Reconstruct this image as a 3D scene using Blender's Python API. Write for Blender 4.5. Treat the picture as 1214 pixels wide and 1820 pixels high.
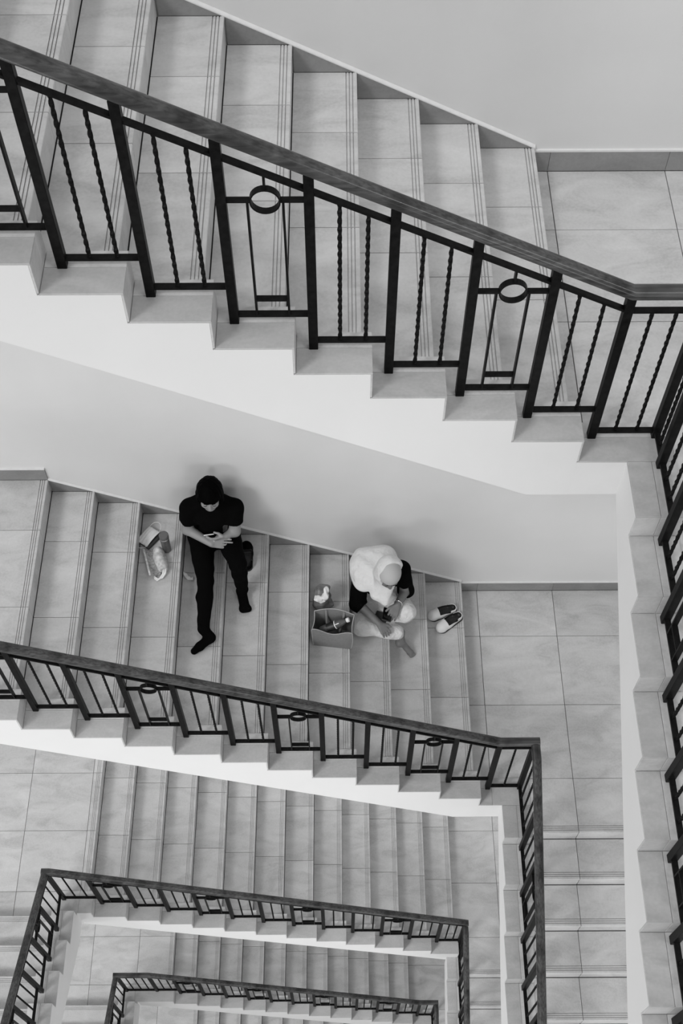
import bpy, bmesh, math, random
import numpy as np
from mathutils import Vector, Matrix

random.seed(7)
rng = np.random.default_rng(7)
SC = bpy.context.scene
COL = SC.collection
for _o in list(bpy.data.objects):
    bpy.data.objects.remove(_o)

# ------------------------------------------------------------------ camera
CAM_POS = (-0.98973, -4.80460, 4.28208)
PITCH, YAW, ROLL, F_PX = 1.0047398, 0.0025036, -0.0025817, 2137.5615
cam_data = bpy.data.cameras.new('camera')
cam_data.sensor_width = 36.0
cam_data.lens = F_PX / 1820.0 * 36.0
cam_data.clip_end = 200
cam = bpy.data.objects.new('camera', cam_data)
COL.objects.link(cam)
_f = Vector((math.sin(YAW) * math.cos(PITCH), math.cos(YAW) * math.cos(PITCH), -math.sin(PITCH)))
_r = Vector((math.cos(YAW), -math.sin(YAW), 0))
_u = _r.cross(_f)
_rr = math.cos(ROLL) * _r + math.sin(ROLL) * _u
_uu = -math.sin(ROLL) * _r + math.cos(ROLL) * _u
cam.matrix_world = Matrix(((_rr.x, _uu.x, -_f.x, CAM_POS[0]), (_rr.y, _uu.y, -_f.y, CAM_POS[1]),
                           (_rr.z, _uu.z, -_f.z, CAM_POS[2]), (0, 0, 0, 1)))
SC.camera = cam

# ------------------------------------------------------------------ light: overcast daylight through the open front of the stairwell
world = bpy.data.worlds.new('world')
SC.world = world
world.use_nodes = True
# overcast daylight: bright at the zenith, dimmer to the horizon, dim ground below
_nt = world.node_tree
_tc = _nt.nodes.new('ShaderNodeTexCoord')
_sx = _nt.nodes.new('ShaderNodeSeparateXYZ')
_cr = _nt.nodes.new('ShaderNodeValToRGB')
_mr = _nt.nodes.new('ShaderNodeMapRange')
_mr.inputs[1].default_value, _mr.inputs[2].default_value = -1.0, 1.0
_cr.color_ramp.elements[0].position, _cr.color_ramp.elements[0].color = 0.40, (0.30, 0.30, 0.30, 1)
_cr.color_ramp.elements[1].position, _cr.color_ramp.elements[1].color = 1.0, (1, 1, 1, 1)
_e = _cr.color_ramp.elements.new(0.55); _e.color = (0.50, 0.50, 0.50, 1)
_nt.links.new(_tc.outputs['Generated'], _sx.inputs[0])
_nt.links.new(_sx.outputs['Z'], _mr.inputs[0])
_nt.links.new(_mr.outputs[0], _cr.inputs['Fac'])
_nt.links.new(_cr.outputs['Color'], _nt.nodes['Background'].inputs[0])
_nt.nodes['Background'].inputs[1].default_value = 0.78
sun_data = bpy.data.lights.new('daylight', 'SUN')
sun_data.energy = 1.0
sun_data.angle = math.radians(14)
sun = bpy.data.objects.new('daylight', sun_data)
COL.objects.link(sun)
_sd = Vector((-0.68, -0.66, 1.0)).normalized()
sun.rotation_euler = _sd.to_track_quat('Z', 'Y').to_euler()
for _k, (_x, _y, _z) in enumerate(((1.95, -5.0, 7.0), (3.45, -5.0, 7.0), (4.95, -5.0, 7.0), (6.8, -5.0, 7.0))):
    _d = bpy.data.lights.new('ceiling_tube', 'AREA')
    _d.shape = 'RECTANGLE'; _d.size, _d.size_y = 1.2, 0.30
    _d.energy = 48.0
    _o = bpy.data.objects.new('ceiling_tube', _d)
    COL.objects.link(_o)
    _o.location = (_x, _y, _z)
for _x, _z, _e in [(x, z, e) for x in (-5.2, 1.2) for z, e in ((-0.7, 82.0), (-5.4, 80.0), (-9.8, 68.0))]:   # unseen area lights added behind the viewer to brighten the lower storeys and stringers
    _d = bpy.data.lights.new('storey_fill_light', 'AREA')
    _d.shape = 'RECTANGLE'; _d.size, _d.size_y = 1.8, 1.8
    _d.energy = _e * (1.45 if _x < -2 else 0.65)
    _o = bpy.data.objects.new('storey_fill_light', _d)
    COL.objects.link(_o)
    _o.location = (_x, -7.2, _z)
    _o.rotation_euler = (math.radians(90 - 22), 0, math.radians(24 if _x > -2 else -24))
SC.view_settings.view_transform = 'Standard'
SC.view_settings.look = 'None'
SC.view_settings.exposure = 0.0
SC.view_settings.gamma = 1.0
SC.view_settings.use_curve_mapping = False
SC.render.film_transparent = False

# ------------------------------------------------------------------ materials
def new_mat(name, rough=0.6):
    m = bpy.data.materials.new(name)
    m.use_nodes = True
    nt = m.node_tree
    b = nt.nodes['Principled BSDF']
    b.inputs['Roughness'].default_value = rough
    return m, nt, b

def node(nt, kind, **kw):
    n = nt.nodes.new(kind)
    for k, v in kw.items():
        setattr(n, k, v)
    return n

def g(v):
    return (v, v, v, 1)

def plain(name, v, rough=0.6, metallic=0.0, var=0.0, scale=8.0, bump=0.0, bscale=200.0, spec=0.5):
    m, nt, b = new_mat(name, rough)
    b.inputs['Metallic'].default_value = metallic
    b.inputs['Specular IOR Level'].default_value = spec
    b.inputs['Base Color'].default_value = g(v)
    if var or bump:
        tc = node(nt, 'ShaderNodeTexCoord')
    if var:
        no = node(nt, 'ShaderNodeTexNoise')
        no.inputs['Scale'].default_value = scale
        no.inputs['Detail'].default_value = 5
        nt.links.new(tc.outputs['Object'], no.inputs['Vector'])
        cr = node(nt, 'ShaderNodeValToRGB')
        cr.color_ramp.elements[0].position = 0.3
        cr.color_ramp.elements[1].position = 0.7
        cr.color_ramp.elements[0].color = g(max(0, v - var))
        cr.color_ramp.elements[1].color = g(v + var)
        nt.links.new(no.outputs['Fac'], cr.inputs['Fac'])
        nt.links.new(cr.outputs['Color'], b.inputs['Base Color'])
    if bump:
        nb = node(nt, 'ShaderNodeTexNoise')
        nb.inputs['Scale'].default_value = bscale
        nb.inputs['Detail'].default_value = 3
        nt.links.new(tc.outputs['Object'], nb.inputs['Vector'])
        bp = node(nt, 'ShaderNodeBump')
        bp.inputs['Strength'].default_value = bump
        bp.inputs['Distance'].default_value = 0.004 if bscale > 30 else 0.03
        nt.links.new(nb.outputs['Fac'], bp.inputs['Height'])
        nt.links.new(bp.outputs['Normal'], b.inputs['Normal'])
    return m

def tile_mat(name, lo, mid, hi):
    """polished stone-look porcelain: soft clouds and slanting veins, every tile cut from another place"""
    m, nt, b = new_mat(name, 0.42)
    b.inputs['Specular IOR Level'].default_value = 0.35
    geo = node(nt, 'ShaderNodeNewGeometry')
    oi = node(nt, 'ShaderNodeObjectInfo')
    mul = node(nt, 'ShaderNodeMath', operation='MULTIPLY')
    mul.inputs[1].default_value = 37.0
    nt.links.new(oi.outputs['Random'], mul.inputs[0])
    add = node(nt, 'ShaderNodeVectorMath', operation='ADD')
    nt.links.new(geo.outputs['Position'], add.inputs[0])
    nt.links.new(mul.outputs[0], add.inputs[1])
    mp = node(nt, 'ShaderNodeMapping')
    mp.inputs['Rotation'].default_value = (0, 0, math.radians(-58))
    mp.inputs['Scale'].default_value = (1.9, 4.6, 3.0)
    nt.links.new(add.outputs[0], mp.inputs['Vector'])
    n1 = node(nt, 'ShaderNodeTexNoise')
    n1.inputs['Scale'].default_value = 1.5
    n1.inputs['Detail'].default_value = 7
    n1.inputs['Roughness'].default_value = 0.6
    n1.inputs['Distortion'].default_value = 0.9
    nt.links.new(mp.outputs[0], n1.inputs['Vector'])
    n2 = node(nt, 'ShaderNodeTexNoise')
    n2.inputs['Scale'].default_value = 70.0
    n2.inputs['Detail'].default_value = 3
    nt.links.new(add.outputs[0], n2.inputs['Vector'])
    mx = node(nt, 'ShaderNodeMix', data_type='FLOAT')
    mx.inputs[0].default_value = 0.24
    nt.links.new(n1.outputs['Fac'], mx.inputs[2])
    nt.links.new(n2.outputs['Fac'], mx.inputs[3])
    cr = node(nt, 'ShaderNodeValToRGB')
    e = cr.color_ramp.elements
    e[0].position, e[0].color = 0.30, g(lo)
    e[1].position, e[1].color = 0.70, g(hi)
    k = e.new(0.50)
    k.color = g(mid)
    nt.links.new(mx.outputs[0], cr.inputs['Fac'])
    # a slight difference of shade from tile to tile
    mr = node(nt, 'ShaderNodeMapRange')
    mr.inputs[3].default_value = 0.95
    mr.inputs[4].default_value = 1.05
    nt.links.new(oi.outputs['Random'], mr.inputs[0])
    hs = node(nt, 'ShaderNodeVectorMath', operation='SCALE')
    nt.links.new(cr.outputs['Color'], hs.inputs[0])
    nt.links.new(mr.outputs[0], hs.inputs['Scale'])
    nt.links.new(hs.outputs[0], b.inputs['Base Color'])
    return m

def wood_mat(name):
    m, nt, b = new_mat(name, 0.22)
    tc = node(nt, 'ShaderNodeTexCoord')
    mp = node(nt, 'ShaderNodeMapping')
    mp.inputs['Scale'].default_value = (1.2, 40.0, 40.0)
    nt.links.new(tc.outputs['Object'], mp.inputs['Vector'])
    n1 = node(nt, 'ShaderNodeTexNoise')
    n1.inputs['Scale'].default_value = 2.2
    n1.inputs['Detail'].default_value = 6
    nt.links.new(mp.outputs[0], n1.inputs['Vector'])
    cr = node(nt, 'ShaderNodeValToRGB')
    cr.color_ramp.elements[0].position = 0.32
    cr.color_ramp.elements[0].color = g(0.038)
    cr.color_ramp.elements[1].position = 0.66
    cr.color_ramp.elements[1].color = g(0.088)
    nt.links.new(n1.outputs['Fac'], cr.inputs['Fac'])
    n2 = node(nt, 'ShaderNodeTexNoise')
    n2.inputs['Scale'].default_value = 7.0
    n2.inputs['Detail'].default_value = 2
    nt.links.new(tc.outputs['Object'], n2.inputs['Vector'])
    c2 = node(nt, 'ShaderNodeValToRGB')
    c2.color_ramp.elements[0].position = 0.35
    c2.color_ramp.elements[0].color = g(0.40)
    c2.color_ramp.elements[1].position = 0.55
    c2.color_ramp.elements[1].color = g(1.0)
    nt.links.new(n2.outputs['Fac'], c2.inputs['Fac'])
    mx = node(nt, 'ShaderNodeMix', data_type='RGBA', blend_type='MULTIPLY')
    mx.inputs[0].default_value = 1.0
    nt.links.new(cr.outputs['Color'], mx.inputs[6])
    nt.links.new(c2.outputs['Color'], mx.inputs[7])
    nt.links.new(mx.outputs[2], b.inputs['Base Color'])
    mr = node(nt, 'ShaderNodeMapRange')
    mr.inputs[3].default_value = 0.13
    mr.inputs[4].default_value = 0.30
    nt.links.new(n2.outputs['Fac'], mr.inputs[0])
    nt.links.new(mr.outputs[0], b.inputs['Roughness'])
    b.inputs['Specular IOR Level'].default_value = 0.28
    return m

M = {}
M['tile'] = tile_mat('stone_tile', 0.40, 0.535, 0.62)
M['kerb'] = tile_mat('kerb_tile', 0.36, 0.44, 0.52)
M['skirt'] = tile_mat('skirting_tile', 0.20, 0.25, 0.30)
M['grout'] = plain('dark_grout', 0.05, 0.9)
M['white'] = plain('white_paint', 0.73, 0.7, var=0.012, scale=3.0, bump=0.12, bscale=60)
M['wall'] = plain('wall_paint', 0.69, 0.8, var=0.014, scale=2.2, bump=0.15, bscale=70)
M['edge'] = plain('plaster_edge', 0.72, 0.8, var=0.03, scale=30)
M['iron'] = plain('black_iron', 0.006, 0.42, var=0.003, scale=40, spec=0.07)
M['wood'] = wood_mat('varnished_wood')

# ------------------------------------------------------------------ scene helpers
def empty(name, loc, rotz=0.0, label=None, cat=None, group=None, kind=None):
    o = bpy.data.objects.new(name, None)
    o.empty_display_size = 0.1
    COL.objects.link(o)
    o.location = loc
    o.rotation_euler = (0, 0, rotz)
    tag(o, label, cat, group, kind)
    return o

def tag(o, label=None, cat=None, group=None, kind=None):
    if label: o['label'] = label
    if cat: o['category'] = cat
    if group: o['group'] = group
    if kind: o['kind'] = kind
    return o

def add(name, mesh, parent=None, loc=(0, 0, 0), rot=(0, 0, 0), label=None):
    o = bpy.data.objects.new(name, mesh)
    COL.objects.link(o)
    if parent is not None:
        o.parent = parent
    o.location = loc
    o.rotation_euler = rot
    if label: o['label'] = label
    return o

def mesh_from(verts, faces, mats, midx=None, smooth=False, name='m'):
    me = bpy.data.meshes.new(name)
    me.from_pydata([tuple(map(float, v)) for v in verts], [], [tuple(map(int, f)) for f in faces])
    for m in (mats if isinstance(mats, (list, tuple)) else [mats]):
        me.materials.append(m)
    if midx is not None:
        me.polygons.foreach_set('material_index', midx)
    if smooth:
        me.polygons.foreach_set('use_smooth', [True] * len(me.polygons))
    me.update()
    return me

CACHE = {}
def cached(key, fn):
    if key not in CACHE:
        CACHE[key] = fn()
    return CACHE[key]

def box_data(lo, hi):
    x0, y0, z0 = lo
    x1, y1, z1 = hi
    v = [(x0, y0, z0), (x1, y0, z0), (x1, y1, z0), (x0, y1, z0), (x0, y0, z1), (x1, y0, z1), (x1, y1, z1), (x0, y1, z1)]
    f = [(0, 3, 2, 1), (4, 5, 6, 7), (0, 1, 5, 4), (1, 2, 6, 5), (2, 3, 7, 6), (3, 0, 4, 7)]
    return v, f

def box_mesh(lo, hi, mat):
    v, f = box_data(lo, hi)
    return mesh_from(v, f, mat)

def boxes_mesh(boxes, mats):
    V, F, I = [], [], []
    for b in boxes:
        lo, hi = b[0], b[1]
        mi = b[2] if len(b) > 2 else 0
        v, f = box_data(lo, hi)
        n = len(V)
        V += v
        F += [tuple(i + n for i in q) for q in f]
        if isinstance(mi, dict):          # {'top': index, 'else': index}
            I += [mi['else'], mi['top']] + [mi['else']] * 4
        else:
            I += [mi] * 6
    return mesh_from(V, F, mats, I)

def plate(du, dv, h, c=0.0012, mat='tile'):
    """one tile: size du x dv x h, its top edge eased"""
    def mk():
        x, y = du / 2, dv / 2
        ring = lambda a, b_, z: [(-a, -b_, z), (a, -b_, z), (a, b_, z), (-a, b_, z)]
        v = ring(x, y, 0) + ring(x, y, h - c) + ring(x - c, y - c, h)
        f = [(8, 9, 10, 11), (3, 2, 1, 0)]
        for k in (0, 4):
            for i in range(4):
                j = (i + 1) % 4
                f.append((k + i, k + j, k + 4 + j, k + 4 + i))
        return mesh_from(v, f, M[mat], name='tile')
    return cached(('plate', mat, round(du, 4), round(dv, 4), round(h, 4)), mk)

def grooved(du, dv, h):
    """tread tile with three anti-slip grooves cut beside its front edge (+u) and an eased nose"""
    def mk():
        gw, gd = 0.0048, 0.004
        pts = [(-du / 2, h, 0)]
        for d in (0.051, 0.036, 0.021):
            u = du / 2 - d
            pts += [(u - gw / 2, h, 1), (u - gw / 2, h - gd, 1), (u + gw / 2, h - gd, 1), (u + gw / 2, h, 0)]
        pts += [(du / 2 - 0.004, h, 0), (du / 2 - 0.001, h - 0.0015, 0), (du / 2, h - 0.005, 0), (du / 2, 0, 0)]
        V, F, I = [], [], []
        n = len(pts)
        for s in (-dv / 2, dv / 2):
            V += [(p[0], s, p[1]) for p in pts]
        for i in range(n - 1):
            F.append((i, i + 1, n + i + 1, n + i))
            I.append(1 if pts[i][2] == 1 and pts[i + 1][2] in (0, 1) and abs(pts[i][1] - pts[i + 1][1]) + abs(pts[i][1] - (h - gd)) > 0 and (pts[i][1] < h - 1e-6 or pts[i + 1][1] < h - gd + 1e-6) else 0)
        b0 = len(V)
        V += [(-du / 2, -dv / 2, 0), (-du / 2, dv / 2, 0)]
        F.append((b0, 0, n, b0 + 1)); I.append(0)
        F.append(tuple([b0] + [n - 1 - i for i in range(n)])); I.append(0)
        F.append(tuple([b0 + 1] + [n + i for i in range(n)])); I.append(0)
        return mesh_from(V, F, [M['tile'], M['grout']], I, name='tread')
    return cached(('groove', round(du, 4), round(dv, 4), round(h, 4)), mk)

def extrude_poly(pts, v0, v1, mat, top_mat_edges=None, mats=None):
    """polygon in the (u,z) plane pushed from v0 to v1"""
    n = len(pts)
    V = [(p[0], v0, p[1]) for p in pts] + [(p[0], v1, p[1]) for p in pts]
    F = [tuple(range(n)), tuple(reversed(range(n, 2 * n)))]
    I = [0, 0]
    for i in range(n):
        j = (i + 1) % n
        F.append((j, i, n + i, n + j))
        I.append(1 if top_mat_edges and i in top_mat_edges else 0)
    me = mesh_from(V, F, mats or [mat], I)
    bm = bmesh.new(); bm.from_mesh(me)
    bmesh.ops.recalc_face_normals(bm, faces=bm.faces)
    bmesh.ops.triangulate(bm, faces=[f for f in bm.faces if len(f.verts) > 4])
    bm.to_mesh(me); bm.free()
    return me

# ------------------------------------------------------------------ the staircase, measured
W = 1.8444          # width of a flight, face of the well to the wall
R = 0.15182         # rise
HK = 0.019          # kerb stands this much over the treads
DK = 0.041          # and this much in front of them
KW = 0.212          # width of the kerb
KO = 0.130          # width of its outer tile
GAP = 0.004
TT = 0.012          # tile thickness
RAIL_V = 0.138
X_RIGHT, X_LEFT = 2.10, -5.40
JOINTS_Y = (-0.433, -1.033, -1.632)

def flight(label, origin, rotz, n, t, joints_v, depth, lb, end_u=None, wall_skirting=False, group='flights of tiled stairs', width=W, ko=KO):
    """one flight. local u: downhill, v: from the well to the wall, z: up. Last nosing at u=0, lower landing at z=0."""
    root = empty('stair_flight', origin, rotz, label, 'stairs', group)
    d0, d1 = depth
    top_u = -(n - 1) * t
    slope = R / t
    def soffit(u):
        a = min(1, max(0, -u / (n * t)))
        return (R - u * slope) - (d0 + (d1 - d0) * a)
    u_lo = -max(0.0, (lb - d0 + R)) / slope if False else None
    # where the sloping soffit meets the lower landing's underside (z=-lb)
    us = 0.0
    for k in range(400):
        us = 0.1 - k * 0.005
        if soffit(us) >= -lb: break
    ue_full = -n * t - 0.12
    # ---- slab under the treads
    def profile(u_front_extra, dz, u_end, drop):
        p = []
        p.append((u_front_extra, -lb))
        for j in range(n):
            p.append((-j * t + u_front_extra, j * R + dz))
            p.append((-j * t + u_front_extra, (j + 1) * R + dz))
        p[1] = (u_front_extra, 0 * R + dz) if False else p[1]
        p.append((u_end, n * R + dz))
        p.append((u_end, max(soffit(u_end), n * R - 0.60)))
        k = 24
        for i in range(1, k):
            u = u_end + (us - u_end) * i / k
            p.append((u, soffit(u)))
        p.append((us, -lb))
        # drop doubled points
        q = []
        for a in p:
            if not q or (abs(a[0] - q[-1][0]) + abs(a[1] - q[-1][1])) > 1e-5:
                q.append(a)
        return q
    body = profile(-0.012, -TT, ue_full, 0)
    nb = len(body)
    dark = set(range(0, 2 * n + 1))
    add('stair_slab', extrude_poly(body, KW, width - 0.001, None, dark, [M['white'], M['grout']]), root)
    ke = ue_full if end_u is None else end_u if end_u < ue_full else max(ue_full, end_u)
    kb = profile(DK - 0.008, HK - 0.008, ke, 0)
    add('stringer', extrude_poly(kb, -0.0007, KW, M['white']), root)
    # ---- tiles
    vs = [width - 0.013] + [j for j in joints_v if KW + 0.02 < j < width - 0.03] + [KW]
    for j in range(n):
        z = (j + 1) * R
        for a, b in zip(vs[:-1], vs[1:]):
            dv = a - b - GAP
            vc = (a + b) / 2
            # riser below this nosing
            add('riser_tile', plate(R - TT - 0.004, dv, 0.010), root, (-0.012, 0, 0), (0, 0, 0)).matrix_local = \
                Matrix.Translation((-j * t - 0.013, vc, j * R + (R - TT) / 2 + 0.001)) @ Matrix.Rotation(math.pi / 2, 4, 'Y')
            if j < n - 1:
                u0 = -(j + 1) * t + 0.002
                u1 = -j * t
                add('tread_tile', grooved(u1 - u0, dv, TT), root, ((u0 + u1) / 2, vc, z - TT))
        # kerb tiles
        for a, b in ((0.0, ko), (ko, KW)):
            dv = b - a - 0.0015
            vc = (a + b) / 2
            add('kerb_tile', plate(R - 0.010, dv, 0.008), root).matrix_local = \
                Matrix.Translation((-j * t + DK - 0.008, vc, j * R + HK + (R - 0.008) / 2)) @ Matrix.Rotation(math.pi / 2, 4, 'Y')
            if j < n - 1:
                u0 = -(j + 1) * t + DK + 0.001
                u1 = -j * t + DK
                add('kerb_tile', plate(u1 - u0, dv, 0.008, mat='kerb' if a == 0.0 else 'tile'), root, ((u0 + u1) / 2, vc, z + HK - 0.008))
    if wall_skirting:
        for j in range(n - 1):
            # triangular tile closing the step against the wall, with its plastered top edge
            u0, u1 = -(j + 1) * t, -j * t
            zt = (j + 1) * R
            def tri():
                y0, y1 = -0.006, 0.006
                p = [(0.004, 0.001), (t - 0.002, 0.001), (t - 0.002, 0.004), (0.004, R - 0.002)]
                V = [(a, y0, b) for a, b in p] + [(a, y1, b) for a, b in p]
                F = [(0, 1, 2, 3), (7, 6, 5, 4), (0, 4, 5, 1), (1, 5, 6, 2), (2, 6, 7, 3), (3, 7, 4, 0)]
                return mesh_from(V, F, M['skirt'])
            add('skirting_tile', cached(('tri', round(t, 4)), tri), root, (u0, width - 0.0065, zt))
        # rounded bead of plaster along the slope of the skirting
        V, F = [], []
        pr = [(-0.0135, -0.002), (-0.0135, 0.004), (-0.010, 0.010), (-0.004, 0.014), (0.0, 0.016), (0.0, -0.002)]
        for k, (uu, zz) in enumerate([(0.004, R - 0.004), (-(n - 1) * t - 0.0, n * R - 0.004)]):
            V += [(uu, width + a - 0.001, zz + b) for a, b in pr]
        m_ = len(pr)
        for i in range(m_):
            j2 = (i + 1) % m_
            F.append((i, j2, m_ + j2, m_ + i))
        F += [tuple(range(m_)), tuple(reversed(range(m_, 2 * m_)))]
        add('plaster_bead', mesh_from(V, F, M['edge']), root)
    return root

def split(a, b, cuts):
    c = [a] + sorted(k for k in cuts if a + 0.03 < k < b - 0.03) + [b]
    return list(zip(c[:-1], c[1:]))

def floor_tiles(root, x0, x1, y0, y1, xc, yc, z, nose=None):
    """tiles over a rectangle cut at xc and yc; nose: ('y0'|'x1') side that carries the grooved nosing"""
    for a, b in split(x0, x1, xc):
        for c, d in split(y0, y1, yc):
            du, dv = b - a - GAP, d - c - GAP
            ctr = ((a + b) / 2, (c + d) / 2, z - TT)
            if nose == 'x1' and abs(b - x1) < 1e-6:
                add('floor_tile', grooved(du + GAP / 2, dv, TT), root, (ctr[0] + GAP / 4, ctr[1], ctr[2]))
            elif nose == 'y0' and abs(c - y0) < 1e-6:
                add('floor_tile', grooved(dv + GAP / 2, du, TT), root, (ctr[0], ctr[1] - GAP / 4, ctr[2]), (0, 0, -math.pi / 2))
            else:
                add('floor_tile', plate(du, dv, TT), root, ctr)

def kerb_tiles(root, rects, z):
    for x0, x1, y0, y1 in rects:
        if x1 - x0 > 0.01 and y1 - y0 > 0.01:
            add('kerb_tile', plate(x1 - x0 - 0.0015, y1 - y0 - 0.0015, 0.008, mat='tile' if abs(y1 - y0 - (KW - KO)) < 1e-4 else 'kerb'), root, ((x0 + x1) / 2, (y0 + y1) / 2, z + HK - 0.008))

def skirt_level(root, x0, x1, z, cuts, end_slope=None):
    for a, b in split(x0, x1, cuts):
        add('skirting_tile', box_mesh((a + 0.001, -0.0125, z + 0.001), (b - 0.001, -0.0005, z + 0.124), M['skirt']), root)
    add('plaster_bead', box_mesh((x0, -0.0135, z + 0.124), (x1, -0.0002, z + 0.135), M['edge']), root)

def landing_right(label, zl, xe, XB, yB, lb, jx, skirt=True):
    """landing between the foot of a back flight and the head of the right-hand flight"""
    yr = yB + 0.012
    yk = yB - DK
    dk = {'top': 1, 'else': 0}
    boxes = [((xe - 0.0115, -W + (KW if XB > xe else 0.0), zl - lb), (X_RIGHT, -0.001, zl - TT), dk),
             ((XB + KW, yr, zl - lb), (X_RIGHT, -W + (KW if XB > xe else 0.0), zl - TT), dk)]
    ka = xe + DK
    if XB > ka:
        boxes.append(((ka - 0.0085, -W, zl - lb), (XB + KW, -W + KW, zl + HK - 0.008)))
    boxes.append(((XB, yk + 0.008, zl - lb), (XB + KW, -W, zl + HK - 0.008)))
    o = add('floor', boxes_mesh(boxes, [M['white'], M['grout']]))
    tag(o, label, None, None, 'structure')
    floor_tiles(o, xe - 0.011, X_RIGHT, -W + KW, -0.013, jx, JOINTS_Y, zl)
    floor_tiles(o, XB + KW, X_RIGHT, yB, -W + KW - 0.0, jx, (), zl, 'y0')
    if XB > ka:
        kerb_tiles(o, [(ka, XB + KW, -W, -W + KO), (ka, XB + KW, -W + KO, -W + KW)] if not jx or not ka + 0.06 < jx[0] < XB + KW - 0.03 else
                   [(ka, jx[0], -W, -W + KO), (ka, jx[0], -W + KO, -W + KW), (jx[0], XB + KW, -W, -W + KW)], zl)
    kerb_tiles(o, [(XB, XB + 0.105, yk, -W), (XB + 0.105, XB + KW, yk, -W)], zl)
    if skirt:
        skirt_level(o, xe + 0.003, X_RIGHT, zl, jx)
    return o

def landing_left(label, zL, xn, XD, yD, lb, jx, skirt=True):
    """landing between the foot of a left-hand flight and the head of a back flight (its nosing at xn)"""
    xf = min(xn - 0.45, XD) if False else xn
    dk = {'top': 1, 'else': 0}
    xs = xn - 0.012
    boxes = [((X_LEFT, -W + KW, zL - lb), (xs - 0.43, -0.001, zL - TT), dk),
             ((X_LEFT, yD - 0.012, zL - lb), (XD - KW, -W + KW, zL - TT), dk)]
    xk = xn + DK
    boxes.append(((XD - KW, -W, zL - lb), (max(XD - KW + 0.02, min(xs - 0.44, XD)), -W + KW, zL + HK - 0.008)))
    if yD + DK < -W - 0.01:
        boxes.append(((XD - KW, yD + DK - 0.008, zL - lb), (XD, -W, zL + HK - 0.008)))
    o = add('floor', boxes_mesh(boxes, [M['white'], M['grout']]))
    tag(o, label, None, None, 'structure')
    floor_tiles(o, X_LEFT, xn, -W + KW, -0.013, jx, JOINTS_Y, zL, 'x1')
    floor_tiles(o, X_LEFT, XD - KW, yD + 0.002, -W + KW, jx, (), zL)
    cut = [j for j in jx if XD - KW + 0.03 < j < xk - 0.03]
    for a, b in split(XD - KW, xk, cut):
        kerb_tiles(o, [(a, b, -W, -W + KO), (a, b, -W + KO, -W + KW)], zL)
    if yD + DK < -W - 0.01:
        kerb_tiles(o, [(XD - KO, XD, yD + DK, -W), (XD - KW, XD - KO, yD + DK, -W)], zL)
    if skirt:
        skirt_level(o, X_LEFT, xn, zL, jx)
    return o

# ------------------------------------------------------------------ railings
def twist_mesh(h, w=0.0125):
    def mk():
        turns = h / 0.16
        seg = max(8, int(h / 0.0115))
        V, F = [], []
        for i in range(seg + 1):
            a = 2 * math.pi * turns * i / seg
            z = h * i / seg
            s = w / math.sqrt(2)
            for k in range(4):
                b = a + k * math.pi / 2 + math.pi / 4
                V.append((s * math.cos(b), s * math.sin(b), z))
        for i in range(seg):
            for k in range(4):
                l = (k + 1) % 4
                F.append((4 * i + k, 4 * i + l, 4 * i + 4 + l, 4 * i + 4 + k))
        F += [(3, 2, 1, 0), tuple(4 * seg + k for k in range(4))]
        return mesh_from(V, F, M['iron'], name='twist')
    return cached(('tw', round(h, 3)), mk)

def bar(du, dv, dz):
    """flat iron bar centred on the origin"""
    return cached(('bar', round(du, 4), round(dv, 4), round(dz, 4)),
                  lambda: box_mesh((-du / 2, -dv / 2, -dz / 2), (du / 2, dv / 2, dz / 2), M['iron']))

def ring_mesh(r=0.054, w=0.026, th=0.006, seg=28):
    def mk():
        V, F = [], []
        for i in range(seg):
            a = 2 * math.pi * i / seg
            for rad, s in ((r, -w / 2), (r, w / 2), (r - th, w / 2), (r - th, -w / 2)):
                V.append((rad * math.cos(a), s, rad * math.sin(a)))
        for i in range(seg):
            j = (i + 1) % seg
            for k in range(4):
                l = (k + 1) % 4
                F.append((4 * i + k, 4 * i + l, 4 * j + l, 4 * j + k))
        me = mesh_from(V, F, M['iron'])
        bm = bmesh.new(); bm.from_mesh(me)
        bmesh.ops.recalc_face_normals(bm, faces=bm.faces)
        bm.to_mesh(me); bm.free()
        return me
    return cached(('ring', r), mk)

def post_mesh(h, w=0.036):
    def mk():
        v, f = box_data((-w / 2, -w / 2, 0), (w / 2, w / 2, h))
        me = mesh_from(v, f, M['iron'])
        bm = bmesh.new(); bm.from_mesh(me)
        bmesh.ops.bevel(bm, geom=[e for e in bm.edges], offset=0.002, segments=1, affect='EDGES')
        bm.to_mesh(me); bm.free()
        return me
    return cached(('post', round(h, 3)), mk)

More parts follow.
